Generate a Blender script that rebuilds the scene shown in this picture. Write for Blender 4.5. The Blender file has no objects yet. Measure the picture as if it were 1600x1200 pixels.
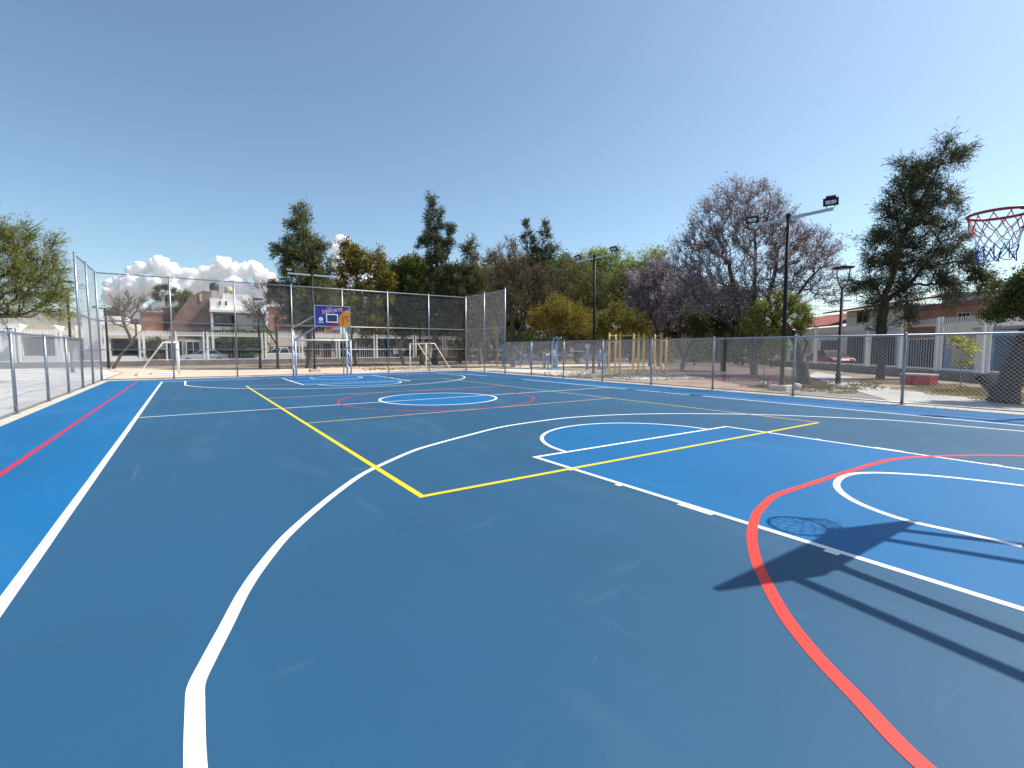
import bpy, math, random
import numpy as np
from mathutils import Vector, noise as mnoise
R = math.radians
scene = bpy.context.scene
col = scene.collection

# ---------------------------------------------------------------- camera
F, YAW, PIT = 747.0, 0.597, -0.0745           # focal length in photo pixels (1600 wide)
CAM = np.array([-6.5, -13.64, 1.566])
cam = bpy.data.cameras.new("camera")
cam.sensor_width = 36.0
cam.lens = 36.0 * F / 1600.0
cam.clip_start = 0.05
cam.clip_end = 20000
cam_o = bpy.data.objects.new("camera", cam)
col.objects.link(cam_o)
cam_o.location = CAM
cam_o.rotation_euler = (math.pi / 2 + PIT, 0, -YAW)
scene.camera = cam_o
fw = np.array([math.sin(YAW) * math.cos(PIT), math.cos(YAW) * math.cos(PIT), math.sin(PIT)])
rt = np.array([math.cos(YAW), -math.sin(YAW), 0.0])
up = np.cross(rt, fw)

# ---------------------------------------------------------------- sky and sun
SUN = np.array([0.735, -0.26, 1.0]); SUN /= np.linalg.norm(SUN)
SUN_EL = math.asin(SUN[2]); SUN_AZ = math.atan2(SUN[0], SUN[1])
w = bpy.data.worlds.new("World"); scene.world = w; w.use_nodes = True
nt = w.node_tree; nt.nodes.clear()
sky = nt.nodes.new("ShaderNodeTexSky"); sky.sky_type = 'NISHITA'; sky.sun_disc = False
sky.sun_elevation = SUN_EL; sky.sun_rotation = SUN_AZ
sky.altitude = 800; sky.air_density = 1.0; sky.dust_density = 2.0; sky.ozone_density = 3.5
bg = nt.nodes.new("ShaderNodeBackground"); bg.inputs[1].default_value = 0.148
wo = nt.nodes.new("ShaderNodeOutputWorld")
tint = nt.nodes.new("ShaderNodeMix"); tint.data_type = 'RGBA'; tint.blend_type = 'MULTIPLY'; tint.inputs[0].default_value = 1.0
tint.inputs[7].default_value = (1.04, 1.06, 0.95, 1)         # white balance of the whole sky
nt.links.new(sky.outputs[0], tint.inputs[6]); nt.links.new(tint.outputs[2], bg.inputs[0]); nt.links.new(bg.outputs[0], wo.inputs[0])
sl = bpy.data.lights.new("sun", 'SUN'); sl.energy = 5.0; sl.angle = R(0.5); sl.color = (1, 0.95, 0.88)
so = bpy.data.objects.new("sun", sl); col.objects.link(so)
so.rotation_euler = Vector(-SUN).to_track_quat('-Z', 'Y').to_euler()
scene.view_settings.view_transform = 'Standard'; scene.view_settings.look = 'None'
scene.view_settings.exposure = 0.3; scene.view_settings.gamma = 1.0
scene.render.engine = 'CYCLES'
scene.cycles.max_bounces = 6; scene.cycles.transparent_max_bounces = 8
scene.cycles.diffuse_bounces = 3

# ---------------------------------------------------------------- where a photo pixel stands in the world
def ray(px, py): return fw + rt * (px - 800) / F - up * (py - 600) / F
def G(px, py, z=0.0):
    d = ray(px, py); return CAM + d * (z - CAM[2]) / d[2]
def PD(px, py, D): return CAM + ray(px, py) * D            # D metres straight ahead
def PY(px, py, Y):
    d = ray(px, py); return CAM + d * (Y - CAM[1]) / d[1]
def PX(px, py, X):
    d = ray(px, py); return CAM + d * (X - CAM[0]) / d[0]
def PP(px, py, p0, n):
    d = ray(px, py); return CAM + d * (np.dot(np.array(p0) - CAM, n) / np.dot(d, n))

# ---------------------------------------------------------------- materials
def mat(name, c, rough=0.6, metal=0.0, var=0.0, scale=3.0, bump=0.0, bscale=40.0, spec=0.5, c2=None, detail=4.0):
    m = bpy.data.materials.new(name); m.use_nodes = True
    t = m.node_tree; b = t.nodes["Principled BSDF"]
    b.inputs["Base Color"].default_value = (*c, 1); b.inputs["Roughness"].default_value = rough
    b.inputs["Metallic"].default_value = metal; b.inputs["Specular IOR Level"].default_value = spec
    tc = t.nodes.new("ShaderNodeTexCoord")
    if var > 0 or c2:
        n = t.nodes.new("ShaderNodeTexNoise"); n.inputs["Scale"].default_value = scale; n.inputs["Detail"].default_value = detail
        n.inputs["Roughness"].default_value = 0.65
        r = t.nodes.new("ShaderNodeValToRGB")
        lo = c if c2 else tuple(x * (1 - var) for x in c); hi = c2 if c2 else tuple(min(1, x * (1 + var)) for x in c)
        r.color_ramp.elements[0].color = (*lo, 1); r.color_ramp.elements[1].color = (*hi, 1)
        r.color_ramp.elements[0].position = 0.3; r.color_ramp.elements[1].position = 0.7
        t.links.new(tc.outputs["Object"], n.inputs["Vector"]); t.links.new(n.outputs["Fac"], r.inputs[0])
        t.links.new(r.outputs[0], b.inputs["Base Color"])
    if bump > 0:
        n2 = t.nodes.new("ShaderNodeTexNoise"); n2.inputs["Scale"].default_value = bscale; n2.inputs["Detail"].default_value = 5
        bp = t.nodes.new("ShaderNodeBump"); bp.inputs["Strength"].default_value = bump; bp.inputs["Distance"].default_value = 0.02
        t.links.new(tc.outputs["Object"], n2.inputs["Vector"]); t.links.new(n2.outputs["Fac"], bp.inputs["Height"])
        t.links.new(bp.outputs[0], b.inputs["Normal"])
    return m

def court_mat(name, c, smudge=0.10):
    """acrylic court paint: fine grain, squeegee streaks along the court, scuffs, dust"""
    m = bpy.data.materials.new(name); m.use_nodes = True
    t = m.node_tree; N = t.nodes; L = t.links; b = N["Principled BSDF"]
    tc = N.new("ShaderNodeTexCoord")
    def noise(sc, det, stretch=(1, 1, 1), rot=0.0, dist=0.0):
        mp = N.new("ShaderNodeMapping"); mp.inputs["Scale"].default_value = stretch; mp.inputs["Rotation"].default_value = (0, 0, rot)
        n = N.new("ShaderNodeTexNoise"); n.inputs["Scale"].default_value = sc; n.inputs["Detail"].default_value = det
        n.inputs["Distortion"].default_value = dist
        L.new(tc.outputs["Object"], mp.inputs[0]); L.new(mp.outputs[0], n.inputs["Vector"]); return n.outputs["Fac"]
    def ramp(src, p0, p1, v0, v1):
        r = N.new("ShaderNodeMapRange"); r.inputs[1].default_value = p0; r.inputs[2].default_value = p1
        r.inputs[3].default_value = v0; r.inputs[4].default_value = v1; L.new(src, r.inputs[0]); return r.outputs[0]
    def mix(fac, a, bcol, mode='MIX'):
        x = N.new("ShaderNodeMix"); x.data_type = 'RGBA'; x.blend_type = mode
        if isinstance(fac, float): x.inputs[0].default_value = fac
        else: L.new(fac, x.inputs[0])
        for s, v in ((6, a), (7, bcol)):
            if isinstance(v, tuple): x.inputs[s].default_value = (*v, 1)
            else: L.new(v, x.inputs[s])
        return x.outputs[2]
    pale = (0.20, 0.26, 0.32)
    base = mix(ramp(noise(0.35, 4), 0.3, 0.7, 0, 1), tuple(x * 0.87 for x in c), tuple(x * 1.12 for x in c))
    base = mix(ramp(noise(0.9, 5, (1, 0.12, 1), 1.25), 0.35, 0.75, 0, 0.9), base, tuple(x * 1.13 for x in c))
    base = mix(ramp(noise(1.3, 6, (1, 0.25, 1), 0.3, 0.6), 0.56, 0.80, 0, smudge*1.3), base, pale)
    base = mix(ramp(noise(7.0, 3, (1, 0.07, 1), 0.9), 0.70, 0.76, 0, 0.20), base, pale)
    base = mix(ramp(noise(3.0, 5, (0.25, 1, 1), -0.5, 1.0), 0.64, 0.80, 0, 0.12), base, pale)
    base = mix(ramp(noise(150, 2), 0.3, 0.7, 0, 0.10), base, tuple(x * 0.6 for x in c))
    base = mix(ramp(noise(14, 1), 0.83, 0.845, 0, 0.5), base, (0.4, 0.42, 0.44))
    L.new(base, b.inputs["Base Color"])
    L.new(ramp(noise(0.6, 4, (1, 0.4, 1)), 0.3, 0.7, 0.54, 0.64), b.inputs["Roughness"])
    b.inputs["Specular IOR Level"].default_value = 0.30
    bp = N.new("ShaderNodeBump"); bp.inputs["Strength"].default_value = 0.25; bp.inputs["Distance"].default_value = 0.004
    L.new(noise(220, 2), bp.inputs["Height"]); L.new(bp.outputs[0], b.inputs["Normal"])
    return m

def leaf_mat(name, cols, transl=0.35):
    m = bpy.data.materials.new(name); m.use_nodes = True
    t = m.node_tree; t.nodes.clear()
    g = t.nodes.new("ShaderNodeNewGeometry"); r = t.nodes.new("ShaderNodeValToRGB")
    e = r.color_ramp.elements
    while len(e) < len(cols): e.new(0.5)
    for i, c in enumerate(cols):
        e[i].position = i / (len(cols) - 1); e[i].color = (*c, 1)
    d = t.nodes.new("ShaderNodeBsdfPrincipled"); d.inputs["Roughness"].default_value = 0.6; d.inputs["Specular IOR Level"].default_value = 0.25
    tr = t.nodes.new("ShaderNodeBsdfTranslucent"); mx = t.nodes.new("ShaderNodeMixShader"); mx.inputs[0].default_value = transl
    o = t.nodes.new("ShaderNodeOutputMaterial")
    t.links.new(g.outputs["Random Per Island"], r.inputs[0])
    t.links.new(r.outputs[0], d.inputs["Base Color"]); t.links.new(r.outputs[0], tr.inputs[0])
    t.links.new(d.outputs[0], mx.inputs[1]); t.links.new(tr.outputs[0], mx.inputs[2]); t.links.new(mx.outputs[0], o.inputs[0])
    return m

def brick_mat(name, c1, c2, mortar, scale=1.0, bw=0.24, bh=0.075, msz=0.012, axis='y'):
    m = bpy.data.materials.new(name); m.use_nodes = True
    t = m.node_tree; b = t.nodes["Principled BSDF"]; b.inputs["Roughness"].default_value = 0.85
    tc = t.nodes.new("ShaderNodeTexCoord"); mp = t.nodes.new("ShaderNodeMapping")
    if axis == 'y': mp.inputs["Rotation"].default_value = (R(90), 0, 0)
    br = t.nodes.new("ShaderNodeTexBrick"); br.inputs["Scale"].default_value = scale
    br.inputs["Brick Width"].default_value = bw; br.inputs["Row Height"].default_value = bh; br.inputs["Mortar Size"].default_value = msz
    br.inputs["Color1"].default_value = (*c1, 1); br.inputs["Color2"].default_value = (*c2, 1); br.inputs["Mortar"].default_value = (*mortar, 1)
    n = t.nodes.new("ShaderNodeTexNoise"); n.inputs["Scale"].default_value = 0.9; n.inputs["Detail"].default_value = 6
    mr = t.nodes.new("ShaderNodeMapRange"); mr.inputs[1].default_value = 0.3; mr.inputs[2].default_value = 0.7; mr.inputs[3].default_value = 0.75; mr.inputs[4].default_value = 1.15
    mu = t.nodes.new("ShaderNodeVectorMath"); mu.operation = 'SCALE'
    t.links.new(tc.outputs["Object"], mp.inputs[0]); t.links.new(mp.outputs[0], br.inputs["Vector"])
    t.links.new(tc.outputs["Object"], n.inputs["Vector"]); t.links.new(n.outputs["Fac"], mr.inputs[0])
    t.links.new(br.outputs["Color"], mu.inputs[0]); t.links.new(mr.outputs[0], mu.inputs["Scale"])
    t.links.new(mu.outputs[0], b.inputs["Base Color"])
    return m

M = {}
M['court'] = court_mat("dark_blue_paint", (0.018, 0.082, 0.160))
M['bright'] = court_mat("bright_blue_paint", (0.003, 0.116, 0.285), 0.06)
M['white_line'] = mat("white_line_paint", (0.80, 0.80, 0.78), 0.55, var=0.06, scale=2.5)
M['yellow_line'] = mat("yellow_line_paint", (0.72, 0.55, 0.004), 0.55, var=0.08, scale=2.5)
M['ochre_line'] = mat("ochre_line_paint", (0.62, 0.42, 0.06), 0.6, var=0.25, scale=3)
M['red_line'] = mat("crimson_line_paint", (0.46, 0.016, 0.06), 0.55, var=0.12, scale=2)
M['coral_line'] = mat("coral_line_paint", (0.70, 0.030, 0.016), 0.55, var=0.08, scale=2)
M['faint_line'] = mat("faint_violet_paint", (0.06, 0.11, 0.32), 0.55, var=0.3, scale=4)
M['kerb'] = mat("pale_concrete", (0.52, 0.46, 0.38), 0.85, var=0.14, scale=3, bump=0.3)
M['plaza'] = brick_mat("plaza_concrete", (0.68, 0.65, 0.60), (0.62, 0.59, 0.55), (0.22, 0.21, 0.20), 1.0, 3.0, 2.2, 0.022, axis='z')
M['paver'] = brick_mat("path_concrete", (0.44, 0.42, 0.39), (0.40, 0.385, 0.36), (0.30, 0.29, 0.27), 1.0, 0.4, 0.2, 0.012, axis='z')
M['soil'] = mat("dry_soil", (0.14, 0.093, 0.058), 0.95, scale=0.5, c2=(0.35, 0.255, 0.17), bump=0.5, bscale=8, detail=8)
M['shaded_soil'] = mat("shaded_litter_soil", (0.045, 0.026, 0.018), 0.95, scale=1.1, c2=(0.15, 0.088, 0.058), bump=0.6, bscale=14, detail=9)  # brown litter tone, darkened further to carry the shade of the trees
M['grey_soil'] = mat("grey_gravel_soil", (0.16, 0.135, 0.115), 0.95, scale=1.6, c2=(0.27, 0.235, 0.20), bump=0.5, bscale=22, detail=9)
M['sand'] = mat("pale_sand", (0.52, 0.40, 0.28), 0.95, scale=0.6, c2=(0.64, 0.52, 0.39), bump=0.4, bscale=12, detail=8)
M['pad'] = mat("white_gravel", (0.50, 0.46, 0.40), 0.95, scale=2, c2=(0.66, 0.62, 0.55), bump=0.4, bscale=30)
M['asphalt'] = mat("street_asphalt", (0.09, 0.09, 0.09), 0.9, var=0.2, scale=2)
M['galv'] = mat("galvanized_steel", (0.30, 0.33, 0.37), 0.42, 0.75, var=0.15, scale=6)
M['wire'] = mat("fence_wire", (0.50, 0.52, 0.56), 0.45, 0.4)
M['white_steel'] = mat("white_painted_steel", (0.82, 0.82, 0.80), 0.45, var=0.08, scale=4)
M['lilac_steel'] = mat("white_violet_steel", (0.70, 0.69, 0.76), 0.45, var=0.06, scale=5)
M['black_steel'] = mat("black_painted_steel", (0.010, 0.011, 0.016), 0.55, spec=0.25)
M['grey_steel'] = mat("light_grey_steel", (0.40, 0.43, 0.46), 0.45, 0.2)
M['glass'] = mat("dark_window_glass", (0.02, 0.025, 0.03), 0.12, spec=0.8)
M['lens'] = mat("lamp_lens", (0.45, 0.55, 0.62), 0.15, spec=0.8)
M['dark'] = mat("dark_opening", (0.022, 0.020, 0.020), 0.9)
M['blue_steel'] = mat("blue_gym_paint", (0.035, 0.12, 0.36), 0.4, var=0.15, scale=5)
M['sky_steel'] = mat("light_blue_gym_paint", (0.14, 0.30, 0.55), 0.4, var=0.15, scale=5)
M['yellow_steel'] = mat("yellow_gym_paint", (0.66, 0.36, 0.02), 0.45, var=0.12, scale=4)
M['orange_steel'] = mat("orange_gym_paint", (0.62, 0.25, 0.02), 0.5)
M['red_paint'] = mat("red_painted_concrete", (0.50, 0.045, 0.035), 0.7, var=0.25, scale=5)
M['red_rim'] = mat("red_rim_paint", (0.36, 0.02, 0.045), 0.4, var=0.15, scale=12)
M['net_red'] = mat("red_net_cord", (0.55, 0.06, 0.05), 0.8)
M['net_white'] = mat("white_net_cord", (0.66, 0.68, 0.74), 0.8)
M['net_blue'] = mat("blue_net_cord", (0.03, 0.05, 0.30), 0.8)
M['board_blue'] = mat("backboard_blue", (0.015, 0.035, 0.24), 0.35, var=0.35, scale=2.2)
M['ball_orange'] = mat("printed_orange", (0.62, 0.22, 0.01), 0.35, var=0.25, scale=3)
M['ink'] = mat("printed_black", (0.02, 0.015, 0.012), 0.4)
M['print_white'] = mat("printed_white", (0.78, 0.80, 0.82), 0.4)
M['print_pink'] = mat("printed_salmon", (0.78, 0.40, 0.34), 0.4)
M['print_cyan'] = mat("printed_light_blue", (0.16, 0.45, 0.75), 0.4)
M['print_navy'] = mat("printed_navy", (0.012, 0.03, 0.10), 0.35)
M['bark'] = mat("dark_bark", (0.045, 0.035, 0.028), 0.95, scale=6, c2=(0.10, 0.08, 0.065), bump=0.6, bscale=14)
M['bark_brown'] = mat("brown_bark", (0.09, 0.062, 0.045), 0.95, scale=6, c2=(0.17, 0.125, 0.09), bump=0.5, bscale=14)
M['bark_grey'] = mat("grey_twig_bark", (0.13, 0.11, 0.10), 0.95, scale=6, c2=(0.22, 0.19, 0.175))
M['bark_pale'] = mat("pale_bark", (0.22, 0.17, 0.12), 0.95, scale=6, c2=(0.36, 0.30, 0.23), bump=0.4, bscale=14)
M['lf_cas'] = leaf_mat("casuarina_needles", [(0.033, 0.046, 0.027), (0.074, 0.090, 0.043), (0.140, 0.145, 0.066), (0.090, 0.099, 0.050)], 0.25)
M['lf_cas2'] = leaf_mat("young_casuarina_needles", [(0.050, 0.074, 0.029), (0.107, 0.132, 0.050), (0.206, 0.198, 0.074), (0.132, 0.132, 0.057)], 0.3)
M['lf_olive'] = leaf_mat("olive_leaves", [(0.148, 0.123, 0.020), (0.281, 0.222, 0.033), (0.395, 0.296, 0.050)], 0.4)
M['lf_green'] = leaf_mat("green_leaves", [(0.057, 0.099, 0.020), (0.123, 0.173, 0.033), (0.215, 0.248, 0.050)], 0.4)
M['lf_dark'] = leaf_mat("dark_green_leaves", [(0.037, 0.052, 0.017), (0.083, 0.095, 0.029), (0.140, 0.140, 0.046)], 0.3)
M['lf_mesq'] = leaf_mat("mesquite_leaves", [(0.123, 0.145, 0.023), (0.231, 0.248, 0.046), (0.346, 0.329, 0.083)], 0.4)
M['lf_brown'] = leaf_mat("brown_dry_leaves", [(0.090, 0.062, 0.033), (0.189, 0.128, 0.057), (0.165, 0.148, 0.050), (0.264, 0.165, 0.083)], 0.35)
M['lf_jac'] = leaf_mat("violet_blossom", [(0.38, 0.31, 0.46), (0.46, 0.38, 0.60), (0.30, 0.25, 0.22), (0.52, 0.44, 0.62), (0.32, 0.29, 0.20)], 0.5)  #leaf_mat("violet_blossom", [(0.176, 0.121, 0.270), (0.257, 0.176, 0.405), (0.176, 0.115, 0.081), (0.338, 0.230, 0.486), (0.203, 0.162, 0.081)], 0.4)
M['lf_jacdry'] = leaf_mat("rusty_seed_pods", [(0.189, 0.101, 0.041), (0.270, 0.162, 0.068), (0.135, 0.108, 0.068)], 0.3)
M['lf_pale'] = leaf_mat("pale_green_leaves", [(0.182, 0.231, 0.066), (0.314, 0.379, 0.116), (0.428, 0.478, 0.165)], 0.4)
M['lf_bright'] = leaf_mat("yellow_green_leaves", [(0.176, 0.230, 0.027), (0.378, 0.405, 0.041), (0.540, 0.513, 0.068)], 0.45)
M['petal'] = leaf_mat("fallen_petals", [(0.15, 0.055, 0.16), (0.24, 0.09, 0.24), (0.26, 0.04, 0.06), (0.10, 0.05, 0.03)], 0.2)
M['grass'] = leaf_mat("dry_grass", [(0.20, 0.15, 0.06), (0.28, 0.23, 0.09), (0.17, 0.17, 0.05)], 0.3)
M['cream'] = mat("cream_plaster", (0.66, 0.56, 0.44), 0.85, var=0.08, scale=1.2)
M['white_wall'] = mat("white_plaster", (0.80, 0.77, 0.73), 0.85, var=0.07, scale=1.0)
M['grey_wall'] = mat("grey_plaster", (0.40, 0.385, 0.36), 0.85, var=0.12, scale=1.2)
M['beige'] = mat("beige_plaster", (0.50, 0.42, 0.33), 0.85, var=0.12, scale=1.2)
M['blue_wall'] = mat("blue_plaster", (0.20, 0.33, 0.52), 0.85, var=0.12, scale=2)
M['brick'] = brick_mat("red_brick", (0.44, 0.20, 0.125), (0.35, 0.155, 0.095), (0.30, 0.24, 0.20), 1.0, 0.5, 0.2, 0.02)
M['brick_dark'] = brick_mat("brown_brick", (0.27, 0.155, 0.115), (0.20, 0.115, 0.085), (0.17, 0.13, 0.11), 1.0, 0.5, 0.2, 0.02)
M['rtile'] = brick_mat("red_roof_tile", (0.42, 0.09, 0.055), (0.34, 0.075, 0.05), (0.20, 0.05, 0.04), 1.0, 0.3, 0.35, 0.03, axis='z')
M['wall_base'] = mat("weathered_concrete", (0.20, 0.185, 0.17), 0.9, var=0.3, scale=1.5, bump=0.3, bscale=10)
M['car_white'] = mat("white_car_paint", (0.72, 0.73, 0.74), 0.25, spec=0.6)
M['car_silver'] = mat("silver_car_paint", (0.60, 0.61, 0.63), 0.25, 0.3, spec=0.6)
M['car_red'] = mat("maroon_car_paint", (0.20, 0.03, 0.04), 0.25, spec=0.6)
M['car_blue'] = mat("dark_blue_car_paint", (0.03, 0.05, 0.10), 0.25, spec=0.6)
M['rubber'] = mat("tyre_rubber", (0.02, 0.02, 0.02), 0.8)
M['tail'] = mat("red_tail_lamp", (0.45, 0.02, 0.02), 0.25)
M['tank_black'] = mat("black_plastic_tank", (0.03, 0.03, 0.035), 0.5)
M['tank_beige'] = mat("beige_plastic_tank", (0.50, 0.40, 0.24), 0.6)
M['tank_blue'] = mat("blue_plastic_tank", (0.06, 0.17, 0.45), 0.5)
def cloud_mat():
    m = bpy.data.materials.new("cloud_vapour"); m.use_nodes = True
    b = m.node_tree.nodes["Principled BSDF"]
    b.inputs["Base Color"].default_value = (0.93, 0.92, 0.92, 1); b.inputs["Roughness"].default_value = 1.0; b.inputs["Specular IOR Level"].default_value = 0.0
    b.inputs["Subsurface Weight"].default_value = 1.0; b.inputs["Subsurface Radius"].default_value = (1, 0.95, 0.9); b.inputs["Subsurface Scale"].default_value = 90.0
    return m
M['cloud'] = cloud_mat()

# ---------------------------------------------------------------- object helpers
def tag(o, label=None, cat=None, group=None, kind=None):
    if label: o["label"] = label
    if cat: o["category"] = cat
    if group: o["group"] = group
    if kind: o["kind"] = kind
    return o
def thing(name, loc, label, cat, group=None, rz=0.0):
    o = bpy.data.objects.new(name, None); col.objects.link(o)
    o.location = loc; o.rotation_euler = (0, 0, rz); o.empty_display_size = 0.3
    return tag(o, label, cat, group)
def kids(o): return [c for c in bpy.data.objects if c.parent == o]
def copy_tree(o, parent=None):
    c = o.copy(); col.objects.link(c); c.parent = parent
    for ch in kids(o): copy_tree(ch, c)
    return c

class MB:
    """collects shapes and links them as one mesh object"""
    def __init__(s): s.v = []; s.f = []
    def add(s, vs, fs):
        n = len(s.v); s.v.extend([tuple(map(float, v)) for v in vs]); s.f.extend([tuple(i + n for i in f) for f in fs]); return s
    def box(s, a, b):
        (x0, y0, z0), (x1, y1, z1) = a, b
        return s.add([(x0,y0,z0),(x1,y0,z0),(x1,y1,z0),(x0,y1,z0),(x0,y0,z1),(x1,y0,z1),(x1,y1,z1),(x0,y1,z1)],
                     [(0,3,2,1),(4,5,6,7),(0,1,5,4),(1,2,6,5),(2,3,7,6),(3,0,4,7)])
    def bar(s, p, q, wd, ht=None, upv=(0, 0, 1)):
        ht = ht or wd; p = np.array(p, float); q = np.array(q, float); d = q - p; d /= np.linalg.norm(d)
        u = np.array(upv, float)
        if abs(np.dot(u, d)) > 0.98: u = np.array([0, 1.0, 0])
        a = np.cross(d, u); a /= np.linalg.norm(a); b = np.cross(a, d)
        vs = [e + a * i * wd / 2 + b * j * ht / 2 for e in (p, q) for i, j in ((-1,-1),(1,-1),(1,1),(-1,1))]
        return s.add(vs, [(0,1,2,3),(7,6,5,4),(0,4,5,1),(1,5,6,2),(2,6,7,3),(3,7,4,0)])
    def tube(s, pts, r, k=8, cap=True, closed=False):
        pts = [np.array(p, float) for p in pts]; n = len(pts)
        rr = r if isinstance(r, (list, tuple)) else [r] * n
        vs = []; fs = []
        a = None
        for i, p in enumerate(pts):
            if closed: d = pts[(i + 1) % n] - pts[i - 1]
            else: d = pts[min(i + 1, n - 1)] - pts[max(i - 1, 0)]
            d = d / (np.linalg.norm(d) + 1e-9)
            if a is None:
                a = np.cross(d, (0, 0, 1.0))
                if np.linalg.norm(a) < 0.05: a = np.cross(d, (0, 1.0, 0))
            a = a - d * np.dot(a, d); a /= np.linalg.norm(a); b = np.cross(d, a)
            for j in range(k):
                t = 2 * math.pi * j / k; vs.append(p + rr[i] * (a * math.cos(t) + b * math.sin(t)))
        m = n if closed else n - 1
        for i in range(m):
            for j in range(k):
                i2 = (i + 1) % n
                fs.append((i*k+j, i*k+(j+1)%k, i2*k+(j+1)%k, i2*k+j))
        if cap and not closed:
            fs.append(tuple(range(k))[::-1]); fs.append(tuple((n-1)*k + j for j in range(k)))
        return s.add(vs, fs)
    def prism(s, poly, z0, z1):
        n = len(poly)
        vs = [(x, y, z0) for x, y in poly] + [(x, y, z1) for x, y in poly]
        return s.add(vs, [tuple(range(n))[::-1], tuple(range(n, 2*n))] + [(i, (i+1)%n, n+(i+1)%n, n+i) for i in range(n)])
    def extr(s, poly3, d):
        n = len(poly3); d = np.array(d, float); vs = [np.array(p, float) for p in poly3]
        vs = vs + [p + d for p in vs]
        return s.add(vs, [tuple(range(n))[::-1], tuple(range(n, 2*n))] + [(i, (i+1)%n, n+(i+1)%n, n+i) for i in range(n)])
    def sheet(s, poly, z): return s.add([(x, y, z) for x, y in poly], [tuple(range(len(poly)))])
    def lathe(s, prof, c, k=16):
        vs = []; fs = []
        for r, z in prof:
            for j in range(k):
                t = 2*math.pi*j/k; vs.append((c[0]+r*math.cos(t), c[1]+r*math.sin(t), c[2]+z))
        for i in range(len(prof)-1):
            for j in range(k): fs.append((i*k+j, i*k+(j+1)%k, (i+1)*k+(j+1)%k, (i+1)*k+j))
        fs.append(tuple(range(k))[::-1]); fs.append(tuple((len(prof)-1)*k+j for j in range(k)))
        return s.add(vs, fs)
    def build(s, name, m, parent=None, smooth=False, bevel=0.0):
        me = bpy.data.meshes.new(name); me.from_pydata(s.v, [], s.f); me.materials.append(m)
        import bmesh
        bm = bmesh.new(); bm.from_mesh(me); bmesh.ops.recalc_face_normals(bm, faces=bm.faces)
        if bevel > 0: bmesh.ops.bevel(bm, geom=list(bm.edges), offset=bevel, segments=2, affect='EDGES', profile=0.6)
        bm.to_mesh(me); bm.free()
        if smooth: me.polygons.foreach_set("use_smooth", [True] * len(me.polygons))
        o = bpy.data.objects.new(name, me); col.objects.link(o)
        if parent is not None: o.parent = parent
        return o
def np_mesh(name, V, Fq, m, parent=None, smooth=False):
    """V (n,3), Fq (m,4) int -> mesh object, quick"""
    V = np.asarray(V, np.float32); Fq = np.asarray(Fq, np.int32)
    me = bpy.data.meshes.new(name); me.vertices.add(len(V)); me.vertices.foreach_set("co", V.ravel())
    k = Fq.shape[1]; me.loops.add(Fq.size); me.loops.foreach_set("vertex_index", Fq.ravel())
    me.polygons.add(len(Fq)); me.polygons.foreach_set("loop_start", np.arange(0, Fq.size, k, dtype=np.int32))
    me.polygons.foreach_set("loop_total", np.full(len(Fq), k, np.int32))
    if smooth: me.polygons.foreach_set("use_smooth", np.ones(len(Fq), bool))
    me.update(calc_edges=True); me.materials.append(m)
    o = bpy.data.objects.new(name, me); col.objects.link(o)
    if parent is not None: o.parent = parent
    return o
def structure(o): o["kind"] = "structure"; return o
def L2(p): return np.array([p[0], p[1]])

# ---------------------------------------------------------------- ground and court
ZG = -0.05
structure(MB().sheet([(6000*math.cos(a*math.pi/32), 6000*math.sin(a*math.pi/32)) for a in range(64)], ZG).build("ground", M['soil']))
structure(MB().sheet([(-60, -40), (-10.1, -40), (-10.1, 27), (-13, 39), (-60, 39)], ZG + 0.012).build("plaza", M['plaza']))
structure(MB().sheet([(-10.0, 16.0), (40, 16.0), (24, 24.5), (16.5, 28.6), (-6, 30.6), (-12.6, 38.4), (-10.0, 27)], ZG + 0.008).build("sand_strip", M['sand']))
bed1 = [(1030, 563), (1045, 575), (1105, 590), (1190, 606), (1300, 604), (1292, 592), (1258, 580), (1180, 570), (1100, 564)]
structure(MB().sheet([tuple(L2(G(*q))) for q in bed1], ZG + 0.010).build("soil_bed", M['shaded_soil']))  # litter soil under the jacarandas, with tree shade painted into its colour
bed2 = [(1195, 607), (1300, 604.5), (1318, 604), (1345, 612), (1404, 629.5), (1330, 622), (1240, 613)]
structure(MB().sheet([tuple(L2(G(*q))) for q in bed2], ZG + 0.011).build("soil_bed", M['grey_soil']))
structure(MB().sheet([(-70, 43.0), (60, 43.0), (60, 49.5), (-70, 49.5)], ZG + 0.01).build("street", M['asphalt']))
pad_px = [(735, 573), (850, 577), (960, 583), (1060, 584.5), (1100, 589), (1010, 592), (930, 588), (880, 585.5), (800, 580)]
structure(MB().sheet([tuple(L2(G(*q))) for q in pad_px], ZG + 0.016).build("gravel_pad", M['pad']))
path_px = [(1318, 603), (1345, 611), (1404, 629), (1500, 650), (1700, 680), (1700, 648), (1600, 633), (1520, 621), (1455, 612), (1400, 605), (1345, 598), (1330, 588), (1275, 580), (1262, 586), (1290, 596)]
structure(MB().sheet([tuple(L2(G(*q))) for q in path_px], ZG + 0.014).build("path", M['paver']))
kb = MB()
kb.box((-10.12, -16.6, -0.16), (-9.65, 16.05, 0.008)); kb.box((9.65, -16.6, -0.16), (10.14, 16.05, 0.008))
kb.box((-10.12, 16.05, -0.16), (10.14, 16.5, 0.008)); kb.box((-9.65, -16.6, -0.16), (9.65, -16.2, 0.008))
structure(kb.build("kerb", M['kerb']))
structure(MB().box((-9.65, -16.2, -0.15), (9.65, 16.05, 0.0)).build("court_apron", M['bright']))
structure(MB().sheet([(-7.5, -14), (7.5, -14), (7.5, 14), (-7.5, 14)], 0.00055).build("court_surface", M['court']))
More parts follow.
